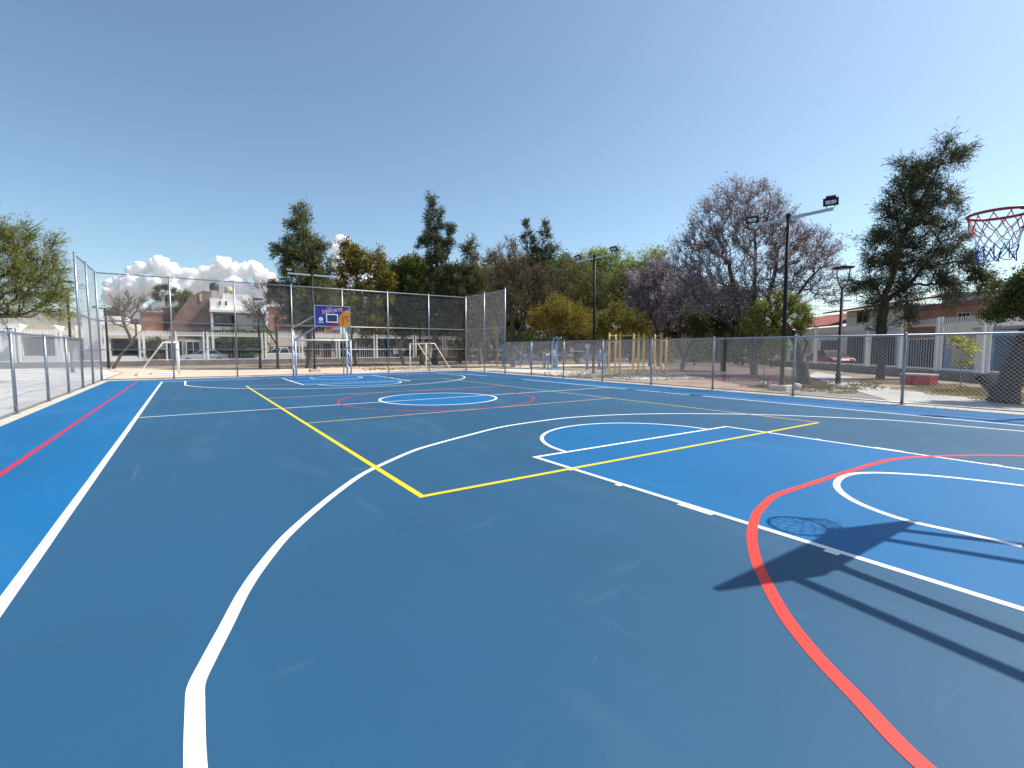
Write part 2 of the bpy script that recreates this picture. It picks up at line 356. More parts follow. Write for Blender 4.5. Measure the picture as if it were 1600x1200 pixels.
def arc(c, r, a0, a1, n=64):
    return [(c[0] + r*math.cos(R(a0+(a1-a0)*i/n)), c[1] + r*math.sin(R(a0+(a1-a0)*i/n))) for i in range(n+1)]
for sgn in (-1, 1):
    key = [(-2.4, 14), (-2.4, 8.2)] + [(x, y) for x, y in arc((0, 8.2), 1.8, 180, 360)] + [(2.4, 8.2), (2.4, 14)]
    structure(MB().sheet([(x, sgn*y) for x, y in key], 0.00118).build("key_area", M['bright']))
structure(MB().sheet(arc((0, 0), 1.8, 0, 360)[:-1], 0.00118).build("centre_circle_area", M['bright']))

def ribbon(mb, pts, wd, z, closed=False):
    P = [np.array(p, float) for p in pts]
    if len(P) < 6 and not closed:                           # long straight runs: hand-taped edges waver by a millimetre or two
        Q = []
        for a, b in zip(P[:-1], P[1:]):
            k = max(1, int(np.linalg.norm(b-a)/0.35)); t_ = (b-a)/np.linalg.norm(b-a); nn = np.array([-t_[1], t_[0]])
            for j in range(k): Q.append(a+(b-a)*j/k+(nn*0.0022*mnoise.noise(Vector(((a[0]+a[1])*3.1+j*0.37, wd*50, z*900))) if j else 0))
        P = Q+[P[-1]]
    n = len(P); Lf = []; Rt = []
    for i in range(n):
        if closed: a, b = P[i-1], P[(i+1) % n]
        else: a, b = P[max(i-1, 0)], P[min(i+1, n-1)]
        d0 = P[i]-a; d1 = b-P[i]
        t = (d0/np.linalg.norm(d0) if np.linalg.norm(d0) > 0 else 0) + (d1/np.linalg.norm(d1) if np.linalg.norm(d1) > 0 else 0)
        t = t/np.linalg.norm(t); nn = np.array([-t[1], t[0]]); dd = d1 if np.linalg.norm(d1) > 0 else d0
        k = max(0.35, abs(np.dot(nn, np.array([-dd[1], dd[0]])/np.linalg.norm(dd))))
        Lf.append(P[i]+nn*wd/2/k); Rt.append(P[i]-nn*wd/2/k)
    vs = [(x, y, z) for x, y in Lf] + [(x, y, z) for x, y in Rt]
    mb.add(vs, [(i, n+i, n+(i+1) % n, (i+1) % n) for i in range(n if closed else n-1)])
# hand-painted curves near the camera, read off the ground
TP_PX = [(305.4, 1198), (304.8, 1101), (307, 1070), (324.6, 1033), (353, 979), (381, 925), (409.6, 883), (450, 835), (510, 782), (560, 745), (590, 729), (647, 704), (685, 692.5), (732, 680), (780, 668), (822, 661), (885, 653), (955, 648.5), (1030, 646.5), (1100, 646.5), (1194, 648), (1319, 653), (1412, 658), (1600, 674)]
NC_PX = [(1597, 854), (1505, 833), (1412, 812), (1350, 790), (1319, 773), (1307, 758), (1315, 746), (1337, 740), (1381, 739), (1475, 745), (1600, 759)]
RA_PX = [(1440, 1195), (1340, 1092), (1275, 1024), (1226, 962), (1197, 910), (1182, 877), (1174.6, 838), (1181, 806), (1194, 789), (1213, 774), (1260, 758), (1335, 734), (1385, 720), (1425, 714.5), (1500, 712), (1600, 712.5)]
def smooth(P, n=6):
    P = [np.array(p, float) for p in P]; out = []
    for i in range(len(P)-1):
        p0 = P[max(i-1, 0)]; p1, p2 = P[i], P[i+1]; p3 = P[min(i+2, len(P)-1)]
        t1 = (p2-p0)*0.5; t2 = (p3-p1)*0.5; dl = np.linalg.norm(p2-p1)
        for t_ in (t1, t2):
            L_ = np.linalg.norm(t_)
            if L_ > dl: t_ *= dl/L_
        for j in range(n):
            t = j/n; out.append((2*t**3-3*t**2+1)*p1+(t**3-2*t**2+t)*t1+(-2*t**3+3*t**2)*p2+(t**3-t**2)*t2)
    return out+[P[-1]]
W = MB(); LW = 0.075
for x in (-7.5, 7.5): ribbon(W, [(x, -14.04), (x, 14.04)], LW, 0.00185)
for y in (-14, 14): ribbon(W, [(-7.46, y), (7.46, y)], LW, 0.00185)
ribbon(W, [(-7.46, 0), (7.46, 0)], 0.06, 0.00197)
ribbon(W, arc((0, 0), 1.8, 0, 360)[:-1], LW, 0.00210, True)
for s in (-1, 1):
    Y = lambda p: [(x, s*y) for x, y in p]
    if s > 0:
        tp = [(-6.6, 13.96), (-6.6, 11.05)]
        tp += [(x, y) for x, y in arc((0, 12.43), 6.75, 192, 348, 96)] + [(6.6, 11.05), (6.6, 13.96)]
        ribbon(W, tp, LW, 0.00223)
    else:
        ribbon(W, smooth([(-6.51, -13.96), (-6.51, -12.4)]+[tuple(L2(G(*q))) for q in TP_PX]+[(7.2, -13.96)]), LW, 0.00223)
    ribbon(W, Y([(-2.4, 13.96), (-2.4, 8.2), (2.4, 8.2), (2.4, 13.96)]), 0.065, 0.00235)
    ribbon(W, Y(arc((0, 8.2), 1.8, 180, 360)), 0.065, 0.00248)
    if s > 0: ribbon(W, [(-1.12, 13.2)] + arc((0.1, 12.6), 1.25, 180, 360) + [(1.35, 13.2)], 0.07, 0.00260)
    else: ribbon(W, smooth([tuple(L2(G(*q))) for q in NC_PX]), 0.07, 0.00260)
    for x in (-2.4, 2.4):                                   # lane marks outside the key
        o = -1 if x < 0 else 1
        for y0, y1 in ((8.98, 9.06), (9.83, 9.91), (10.68, 11.06), (12.02, 12.12)):
            xa, xb = sorted((x + o*0.034, x + o*0.085))
            a, b = sorted((s*y0, s*y1))
            W.add([(xa, a, 0.00239), (xb, a, 0.00239), (xb, b, 0.00239), (xa, b, 0.00239)], [(0, 1, 2, 3)])
structure(W.build("white_court_lines", M['white_line']))
Yl = MB()
ribbon(Yl, [(4.5, -9), (-4.5, -9), (-4.5, 9)], 0.07, 0.00273)
structure(Yl.build("yellow_court_lines", M['yellow_line']))
Yo = MB()
ribbon(Yo, [(-4.465, 9), (4.5, 9), (4.5, -8.97)], 0.055, 0.00273)
ribbon(Yo, [(-4.46, -3), (4.47, -3)], 0.055, 0.00286); ribbon(Yo, [(-4.46, 3), (4.47, 3)], 0.055, 0.00286)
structure(Yo.build("ochre_court_lines", M['ochre_line']))
Rd = MB()
for x in (-8.48, 8.48): ribbon(Rd, [(x, -14.9), (x, 14.9)], 0.075, 0.00084)
ribbon(Rd, arc((0, 0), 2.98, 0, 360)[:-1], 0.06, 0.00302, True)
ribbon(Rd, [(-8.44, 14.9), (8.44, 14.9)], 0.07, 0.00084)
ribbon(Rd, arc((-1.5, 14.0), 2.9, 180, 270, 24) + arc((1.5, 14.0), 2.9, 270, 360, 24), 0.07, 0.00302)
structure(Rd.build("crimson_court_lines", M['red_line']))
Cr = MB()
ra = smooth([(-4.62, -13.97)]+[tuple(L2(G(*q))) for q in RA_PX]+[(4.28, -13.0), (4.42, -13.97)])
ribbon(Cr, ra, 0.080, 0.00302)
structure(Cr.build("coral_court_lines", M['coral_line']))
Fa = MB(); ribbon(Fa, [(-8.44, 0), (-7.54, 0)], 0.07, 0.00084)
structure(Fa.build("faint_court_line", M['faint_line']))
Tr = MB()                                                   # brush overshoots and scuffs
ribbon(Tr, [tuple(L2(G(617, 787))), tuple(L2(G(655, 778.5)))], 0.012, 0.00151)
for (xa, ya), (xb, yb) in (((1008, 955), (1035, 961)), ((1090, 958), (1100, 963)), ((1182, 925), (1196, 932)), ((1470, 935), (1560, 972)), ((925, 1040), (932, 1026)), ((1145, 838), (1160, 843)), ((690, 905), (715, 898))):
    ribbon(Tr, [tuple(L2(G(xa, ya))), tuple(L2(G(xb, yb)))], 0.00294, 0.00151)
structure(Tr.build("chalk_trace", mat("chalk_trace", (0.03, 0.105, 0.20), 0.8, scale=9, c2=(0.08, 0.16, 0.25))))

# ---------------------------------------------------------------- chain-link fences
def wire_mesh(name, p0, p1, z0, z1, parent, sp=0.065, wd=0.0042):
    """woven wire between two ground points: two sets of diagonal wires"""
    p0 = np.array(p0, float); p1 = np.array(p1, float); Lg = np.linalg.norm(p1-p0); d = (p1-p0)/Lg; nrm = np.array([-d[1], d[0]])
    h = z1-z0; V = []; Fq = []
    for sg in (1, -1):
        st = np.arange(-h, Lg, sp) if sg > 0 else np.arange(0, Lg+h, sp)
        if sg > 0: a = np.maximum(st, 0); b = np.minimum(st+h, Lg); za = a-st; zb = b-st
        else: a = np.minimum(st, Lg); b = np.maximum(st-h, 0); za = st-a; zb = st-b
        ok = np.abs(b-a) > 0.02; a, b, za, zb = a[ok], b[ok], za[ok], zb[ok]
        off = sg*wd*0.5; s2 = wd*0.707
        for (da, dn) in ((-s2*0.87, -wd*0.5), (s2*0.87, -wd*0.5), (0, wd*0.55)):
            V.append(np.stack([np.stack([p0[0]+d[0]*(q+da)+nrm[0]*(dn+off), p0[1]+d[1]*(q+da)+nrm[1]*(dn+off), z0+zz], 1) for q, zz in ((a, za), (b, zb))], 1))
        n = len(a); off0 = sum(len(x)*2 for x in V[:-3]); i = np.arange(n)*2
        idx = [off0+i, off0+n*2+i, off0+n*4+i]
        for u, v in ((0, 1), (1, 2), (2, 0)): Fq.append(np.stack([idx[u], idx[v], idx[v]+1, idx[u]+1], 1))
    return np_mesh(name, np.concatenate([x.reshape(-1, 3) for x in V]), np.concatenate(Fq), M['wire'], parent)
def post(x, y, h, parent, r=0.036, m='galv'):
    mb = MB(); mb.tube([(x, y, 0.0), (x, y, h)], r, 10); mb.lathe([(r*1.12, 0), (r*1.12, 0.02), (r*0.7, 0.05), (0.004, 0.06)], (x, y, h-0.005), 10)
    mb.lathe([(r*2.2, 0.008), (r*2.2, 0.02)], (x, y, 0), 10)
    return mb.build("post", M[m], parent, True)
def rail(p, q, parent, r=0.024): return MB().tube([p, q], r, 8).build("rail", M['galv'], parent, True)
FY = 16.28
xs = [-9.9 + 19.8*i/7 for i in range(8)]
t = thing("chain_link_fence", (0, 0, 0), "tall galvanized chain-link fence across the far end of the court behind the backboard", "fence", "court fences")
for i, x in enumerate(xs): post(x, FY, 5.16, t, 0.045 if i in (0, 7) else 0.036)
for z in (5.12, 2.87, 1.5, 0.06): rail((xs[0], FY, z), (xs[-1], FY, z), t, 0.02 if z in (1.5, 0.06) else 0.026)
wire_mesh("mesh", (-9.9, FY+0.03), (9.9, FY+0.03), 0.06, 5.12, t, 0.095, 0.0027)
for sx, nm in ((-1, "left"), (1, "right")):
    X = 9.9*sx
    if sx < 0: ys = [-14.9, -11.9, -8.9, -5.9, -3.3, -0.6, 2.3, 5.55, 8.5]
    else: ys = [-14.6, -11.7, -8.8, -5.9, -3.0, -0.1, 2.8, 5.65, 8.5]
    t = thing("chain_link_fence", (0, 0, 0), ("galvanized chain-link fence along the pale plaza, rising to a tall wing at its far end" if sx < 0 else
              "galvanized chain-link fence between the court and the trees, gym bars and red bench"), "fence", "court fences")
    for y in ys: post(X, y, 1.95, t)
    for y in (11.25, 13.75): post(X, y, 5.24, t, 0.04)
    rail((X, ys[0], 1.93), (X, 11.25, 1.93), t, 0.026); rail((X, ys[0], 0.06), (X, FY-0.05, 0.06), t, 0.018)
    for z in (5.16, 2.87, 1.5): rail((X, 11.25, z), (X, FY-0.05, z), t, 0.024 if z > 2 else 0.018)
    wire_mesh("mesh", (X+0.03*sx, ys[0]), (X+0.03*sx, 11.2), 0.06, 1.93, t, 0.10, 0.0046)
    wire_mesh("mesh", (X+0.03*sx, 11.3), (X+0.03*sx, FY-0.06), 0.06, 5.16, t, 0.095, 0.0027)

# ---------------------------------------------------------------- basketball goals
def text_mesh(txt, size, name, m, parent, loc, rz, rx=R(90), depth=0.004, tilt=0.0, extra=1.0):
    cu = bpy.data.curves.new("lettering", 'FONT'); cu.body = txt; cu.size = size; cu.align_x = 'CENTER'; cu.align_y = 'CENTER'
    cu.extrude = depth; cu.offset = 0.006*size*10*extra*0.1
    tmp = bpy.data.objects.new("lettering", cu); col.objects.link(tmp)
    dg = bpy.context.evaluated_depsgraph_get(); me = bpy.data.meshes.new_from_object(tmp.evaluated_get(dg))
    bpy.data.objects.remove(tmp)
    me.materials.clear(); me.materials.append(m)
    o = bpy.data.objects.new(name, me); col.objects.link(o); o.parent = parent
    o.location = loc; o.rotation_euler = (rx, -tilt, rz)
    return o
def basket(loc, rz, label):
    """local frame: board plane at y=0 facing -y, posts behind at +y, ground z=0"""
    t = thing("basketball_goal", loc, label, "basketball goal", "basketball goals of the court", rz)
    y1, y2, gx = 2.15, 3.0, 1.5
    for s in (-1, 1):
        MB().tube([(s*gx, y1, 0), (s*gx, y1, 2.06)], 0.048, 10).build("front_post", M['lilac_steel'], t, True)
        MB().tube([(s*gx, y2, 0), (s*gx, y2, 2.74)], 0.048, 10).build("rear_post", M['lilac_steel'], t, True)
        b = MB(); zz = [(y1, 0.03, y2, 0.62), (y2, 0.62, y1, 0.98), (y1, 0.98, y2, 1.5), (y2, 1.5, y1, 2.02), (y1, 2.04, y2, 2.72)]
        for a, za, c, zc in zz: b.tube([(s*gx, a, za), (s*gx, c, zc)], 0.032, 8)
        b.build("brace", M['lilac_steel'], t, True)
        MB().tube([(s*gx, y2, 2.72), (s*0.62, 0.07, 3.40)], 0.045, 8).build("arm", M['grey_steel'], t, True)
        MB().tube([(s*gx, y1, 2.04), (s*0.62, 0.07, 2.82)], 0.045, 8).build("arm", M['grey_steel'], t, True)
        MB().box((s*0.62-0.03, 0.03, 2.77), (s*0.62+0.03, 0.09, 3.76)).build("board_bracket", M['grey_steel'], t)
    MB().tube([(-gx, y1, 2.02), (gx, y1, 2.02)], 0.048, 10).build("crossbar", M['white_steel'], t, True)
    z0, z1, hw = 2.75, 3.78, 0.885
    bd = MB().box((-hw, 0, z0), (hw, 0.028, z1)).build("backboard", M['board_blue'], t)
    f = MB()
    f.box((-hw-0.035, -0.012, z0-0.035), (-hw, 0.04, z1+0.035)); f.box((hw, -0.012, z0-0.035), (hw+0.035, 0.04, z1+0.035))
    f.box((-hw, -0.012, z0-0.035), (hw, 0.04, z0)); f.box((-hw, -0.012, z1), (hw, 0.04, z1+0.035))
    f.build("board_frame", M['grey_steel'], bd)
    # printed basketball, cut by the right and lower edge of the board
    cx, cz, r = 0.98, 2.99, 0.67
    pts = []
    for i in range(97):
        a = math.pi*2*i/96; x = min(hw-0.006, cx+r*math.cos(a)); z = min(max(cz+r*math.sin(a), z0+0.01), z1-0.01)
        if not pts or math.hypot(x-pts[-1][0], z-pts[-1][1]) > 0.004: pts.append((x, z))
    if math.hypot(pts[0][0]-pts[-1][0], pts[0][1]-pts[-1][1]) < 0.004: pts.pop()
    MB().extr([(x, -0.004, z) for x, z in pts], (0, 0.004, 0)).build("printed_ball", M['ball_orange'], bd)
    def seam(P):
        sm = MB()
        P = [(x, z) for x, z in P if x < hw-0.012 and z0+0.02 < z < z1-0.02]
        for (xa, za), (xb, zb) in zip(P[:-1], P[1:]): sm.bar((xa, -0.006, za), (xb, -0.006, zb), 0.022, 0.004, (0, 1, 0))
        sm.build("ball_seam", M['ink'], bd)
    seam([(cx-0.49+0.10*math.cos(a)*0-0.0+0.16*math.sin(a*1.0)**2*0+0.05*math.sin(a), cz+0.43*math.cos(a)) for a in np.linspace(0.4, 2.6, 14)])
    seam([(cx-0.36+i*0.05, cz+0.30-0.02*i*(i*0.05)*0.2) for i in range(8)])
    seam([(cx-0.34+0.05*i, cz+0.30-0.09*i+0.003*i*i) for i in range(8)])
    q = MB()
    xa, xb, za, zb = -0.335, 0.275, 2.93, 3.38
    for a, b in (((xa, za), (xb, za+.05)), ((xa, zb-.05), (xb, zb)), ((xa, za+.05), (xa+.05, zb-.05)), ((xb-.05, za+.05), (xb, zb-.05))):
        q.box((a[0], -0.007, a[1]), (b[0], 0.0, b[1]))
    q.build("target_square", M['print_white'], bd)
    MB().box((xa+.052, -0.0055, za+.052), (xb-.052, 0.0, zb-.052)).build("target_field", M['print_navy'], bd)
    text_mesh("DEPORTE", 0.25, "lettering", M['print_pink'], bd, (0.0, -0.008, 3.535), 0, tilt=R(9), extra=2.5)
    text_mesh("HAZ", 0.13, "lettering", M['print_cyan'], bd, (-0.16, -0.006, 3.685), 0, tilt=R(4), extra=2.5)
    e = MB()                                                # white crest: petals in a ring, a stem and a caption strip
    ex, ez = -0.60, 3.08
    for k in range(9):
        a = math.pi*(-0.22+1.44*k/8); ca, sa = math.cos(a), math.sin(a)
        ps = [(0.045, -0.012), (0.085, -0.028), (0.125, 0), (0.085, 0.028), (0.045, 0.012)]
        e.extr([(ex+u*ca-v*sa, -0.004, ez+u*sa*1.1+v*ca) for u, v in ps], (0, 0.004, 0))
    e.extr([(ex+0.04*math.cos(a), -0.004, ez+0.045*math.sin(a)) for a in np.linspace(0, 2*math.pi, 13)[:-1]], (0, 0.004, 0))
    e.extr([(ex-0.012, -0.004, ez-0.12), (ex+0.012, -0.004, ez-0.12), (ex+0.02, -0.004, ez-0.045), (ex-0.02, -0.004, ez-0.045)], (0, 0.004, 0))
    e.extr([(ex-0.09, -0.004, ez-0.085), (ex+0.09, -0.004, ez-0.085), (ex+0.075, -0.004, ez-0.055), (ex-0.075, -0.004, ez-0.055)], (0, 0.004, 0))
    for k in range(8):
        e.box((ex-0.14+0.035*k, -0.004, ez-0.175), (ex-0.14+0.035*k+0.026, 0, ez-0.135))
    e.build("emblem", M['print_white'], bd)
    rz_, ry, rr = 2.85, -0.49, 0.228
    ring = [(rr*math.cos(a), ry+rr*math.sin(a), rz_) for a in np.linspace(0, 2*math.pi, 49)[:-1]]
    m = MB(); m.tube(ring, 0.014, 8, closed=True)
    m.box((-0.09, -0.255, rz_-0.02), (0.09, -0.004, rz_+0.008)); m.box((-0.1, -0.016, rz_-0.1), (0.1, -0.004, rz_+0.04))
    m.tube([(-0.09, -0.02, rz_-0.09), (-0.15, ry+0.16, rz_-0.01)], 0.008, 6); m.tube([(0.09, -0.02, rz_-0.09), (0.15, ry+0.16, rz_-0.01)], 0.008, 6)
    for a in np.linspace(0, 2*math.pi, 13)[:-1]:
        m.tube([(rr*math.cos(a), ry+rr*math.sin(a), rz_-0.008), (rr*0.985*math.cos(a), ry+rr*0.985*math.sin(a), rz_-0.032)], 0.005, 5)
    rim = m.build("rim", M['red_rim'], t, True)
    # knotted cord net in three colours, a little blown about
    rnd = random.Random(5); n = 12; rows = [(0.0, 0.222), (-0.09, 0.205), (-0.165, 0.175), (-0.235, 0.150), (-0.30, 0.132), (-0.36, 0.128), (-0.415, 0.132)]
    P = {}
    for i, (dz, rad) in enumerate(rows):
        for k in range(n):
            a = 2*math.pi*(k+(0.5 if i % 2 else 0))/n; j = 0.012*i
            P[i, k] = (rad*math.cos(a)+rnd.uniform(-j, j)*0.6+0.010*i, ry+rad*math.sin(a)+rnd.uniform(-j, j)*0.6, rz_-0.02+dz+rnd.uniform(-j, j)*0.5)
    cs = {'net_red': MB(), 'net_white': MB(), 'net_blue': MB()}
    for i in range(len(rows)-1):
        for k in range(n):
            for kk in ((k, (k-1) % n) if i % 2 == 0 else (k, (k+1) % n)):
                a, b = np.array(P[i, k]), np.array(P[i+1, kk]); mid = (a+b)/2+np.array([0, 0, -0.012])
                c = 'net_red' if i < 2 else ('net_white' if i < 4 else 'net_blue')
                if i == 2 and k in (5, 6): c = 'net_red'
                cs[c].tube([a, mid, b], 0.0042, 5)
    for k in (5, 6, 7):
        a = np.array(P[3, k]); cs['net_red'].tube([a, a+(-0.01, 0, -0.09), a+(0.012, 0.008, -0.17), a+(0.02, 0, -0.06)], 0.0042, 5)
    for c in cs: cs[c].build("net", M[c], t)
    return t
basket((0, 12.85, 0), 0, "white-framed basketball goal with printed blue and orange backboard at the far fence")
basket((0, -12.88, 0), math.pi, "near basketball goal whose red rim and tricolour net show at the right edge")

# ---------------------------------------------------------------- lamps
def flood_pole(x, y, h, rz, heads, label, half=1.5, r=0.075):
    t = thing("floodlight_pole", (x, y, 0), label, "floodlight pole", "floodlight poles round the court", rz)
    MB().box((-0.32, -0.32, -0.06), (0.32, 0.32, 0.16)).build("footing", M['kerb'], t, bevel=0.02)
    p = MB(); p.tube([(0, 0, 0.16), (0, 0, h)], [r, r*0.85], 12); p.lathe([(r*2.1, 0.16), (r*2.1, 0.19)], (0, 0, 0), 12)
    p.lathe([(r*1.15, -0.05), (r*1.15, 0.12), (r*0.6, 0.16)], (0, 0, h-0.06), 12)
    p.build("pole", M['black_steel'], t, True)
    a = MB(); a.box((-half, -0.045, h-0.13), (half, 0.045, h-0.035))
    a.build("crossarm", M['grey_steel'], t)
    for sx, yaw, dbl in heads:
        c = np.array([sx*half*0.94, 0, h+0.16]); cy, sy = math.cos(yaw), math.sin(yaw); ti = R(42)
        f = np.array([-sy*math.cos(ti), -cy*math.cos(ti), -math.sin(ti)]) if False else np.array([sy*math.cos(ti), -cy*math.cos(ti), -math.sin(ti)])
        u = np.array([cy, sy, 0]); v = np.cross(u, f); v = v if v[2] > 0 else -v
        def slab(cc, w_, h_, d_): 
            m = MB(); m.extr([cc+u*w_*i/2+v*h_*j/2 for i, j in ((-1, -1), (1, -1), (1, 1), (-1, 1))], -f*d_); return m
        hd = slab(c, 0.46, 0.28, 0.06)
        hd.extr([c+u*0.34*i/2+v*0.18*j/2-f*0.06 for i, j in ((-1, -1), (1, -1), (1, 1), (-1, 1))], -f*0.05)
        if dbl:
            hd.extr([c+u*0.30*i/2+v*(0.14+0.06*j)-f*0.02 for i, j in ((-1, -1), (1, -1), (1, 1), (-1, 1))], -f*0.09)
        hd.bar(c-f*0.05+u*0.15, np.array([c[0], 0, h-0.03])+u*0.12, 0.02); hd.bar(c-f*0.05-u*0.15, np.array([c[0], 0, h-0.03])-u*0.12, 0.02)
        ho = hd.build("floodlight", M['black_steel'], t)
        g = MB()
        for k in (-1, 1): g.extr([c+f*0.003+u*(0.085*k+0.075*i)+v*0.075*j for i, j in ((-1, -1), (1, -1), (1, 1), (-1, 1))], -f*0.002)
        g.build("lens", M['lens'], ho)
    return t
g1 = G(1221, 608); g2 = G(927, 588); g3 = G(492, 580)
flood_pole(g1[0], g1[1], PD(1232, 343, 18.4)[2], R(-90), [(-1, R(20), False), (1, R(20), True)], "black floodlight pole before the big jacaranda, its light grey crossarm carrying two heads")
flood_pole(g2[0], g2[1], PD(927, 404, 26.9)[2], R(-90), [(-1, R(0), False), (1, R(0), False)], "black floodlight pole rising beside the blue and yellow gym machines")
flood_pole(12.6, -12.7, 6.5, R(-90), [(-1, R(0), False), (1, R(0), False)], "black floodlight pole outside the right edge whose shadow crosses the court", 1.0)
flood_pole(g3[0], g3[1], PD(490, 430, 32.9)[2], 0, [(-1, R(0), False), (1, R(0), False)], "black floodlight pole standing just behind the far blue backboard")

def street_lamp(px, py_base, py_top, D, label, s=1.0):
    b = PD(px, 560, D); zt = PD(px, py_top, D)[2]
    t = thing("street_lamp", (b[0], b[1], ZG), label, "street lamp", "park street lamps")
    zt -= ZG; yk = zt-0.95
    p = MB(); p.tube([(0, 0, 0), (0, 0, 0.5), (0, 0, 0.52), (0, 0, yk)], [0.11, 0.10, 0.075, 0.06], 12); p.build("pole", M['black_steel'], t, True)
    MB().box((-0.3, -0.3, -0.05), (0.3, 0.3, 0.06)).build("footing", M['kerb'], t, bevel=0.015)
    for k in range(2):
        a = math.pi*k + YAW*-1; c, s_ = math.cos(a), math.sin(a)
        pr = [(0.03, 0), (0.10, 0.08), (0.20, 0.28), (0.27, 0.55), (0.29, 0.86)]
        MB().tube([(r_*c, r_*s_, yk+z) for r_, z in pr], 0.022, 8).build("bracket", M['black_steel'], t, True)
    MB().lathe([(0.10, 0), (0.34, 0.015), (0.42, 0.05), (0.38, 0.085), (0.06, 0.13)], (0, 0, yk+0.84), 20).build("lamp_head", M['black_steel'], t, True)
    MB().lathe([(0.22, 0), (0.22, 0.012)], (0, 0, yk+0.825), 20).build("diffuser", M['lens'], t)
street_lamp(1311, 600, 418, 21, "black street lamp with a U-bracket head beside the paved path and right casuarina")
street_lamp(112, 580, 440, 31, "black street lamp behind the tall fence wing at the left, beside the mesquite")
street_lamp(406, 573, 467, 38, "thin black street lamp in front of the white house with the wide window")
street_lamp(1015, 572, 450, 42, "thin black street lamp among the violet trees behind the yellow bars")
street_lamp(657, 568, 484, 47, "thin black street lamp behind the tall far fence near the white soccer goal")
g4 = PD(170, 574, 38)
t = thing("floodlight_pole", (g4[0], g4[1], ZG), "dark thin pole with a small T-shaped lamp top by the bare leaning tree", "floodlight pole", "floodlight poles round the court")
MB().tube([(0, 0, 0), (0, 0, PD(164, 482, 38)[2])], [0.10, 0.06], 10).build("pole", M['black_steel'], t, True)
zt = PD(164, 481, 38)[2]
MB().box((-0.75, -0.05, zt-0.05), (0.75, 0.05, zt+0.03)).build("crossarm", M['black_steel'], t)
for s in (-1, 1): MB().box((s*0.6-0.18, -0.2, zt+0.03), (s*0.6+0.18, 0.14, zt+0.13)).build("floodlight", M['black_steel'], t, bevel=0.02)

# ---------------------------------------------------------------- trees
def edges_mesh(name, P0, P1, R0, R1, k, m, parent):
    P0, P1 = np.asarray(P0), np.asarray(P1); d = P1-P0; Lg = np.linalg.norm(d, axis=1, keepdims=True)+1e-9; d = d/Lg
    ref = np.where(np.abs(d[:, 2:3]) > 0.9, np.array([[1.0, 0, 0]]), np.array([[0, 0, 1.0]]))
    a = np.cross(d, ref); a /= np.linalg.norm(a, axis=1, keepdims=True); b = np.cross(d, a)
    n = len(P0); V = np.zeros((n, 2, k, 3))
    for j in range(k):
        tt = 2*math.pi*j/k; o = a*math.cos(tt)+b*math.sin(tt)
        V[:, 0, j] = P0+o*np.asarray(R0)[:, None]; V[:, 1, j] = P1+o*np.asarray(R1)[:, None]
    i = np.arange(n)*2*k; Fq = [np.stack([i+j, i+(j+1) % k, i+k+(j+1) % k, i+k+j], 1) for j in range(k)]
    return np_mesh(name, V.reshape(-1, 3), np.concatenate(Fq), m, parent, k > 4)
def leaves_mesh(name, C, D, L, Wd, m, parent, rng, flat=0.0):
    """rhombus leaves at C pointing along D"""
    D = D/(np.linalg.norm(D, axis=1, keepdims=True)+1e-9); r = rng.normal(size=D.shape); r[:, 2] *= (1-flat)
    s = np.cross(D, r); s /= (np.linalg.norm(s, axis=1, keepdims=True)+1e-9)
    L = np.asarray(L)[:, None]; Wd = np.asarray(Wd)[:, None]
    V = np.stack([C, C+D*L*0.45+s*Wd*0.5, C+D*L, C+D*L*0.45-s*Wd*0.5], 1)
    i = np.arange(len(C))*4
    return np_mesh(name, V.reshape(-1, 3), np.stack([i, i+1, i+2, i+3], 1), m, parent)

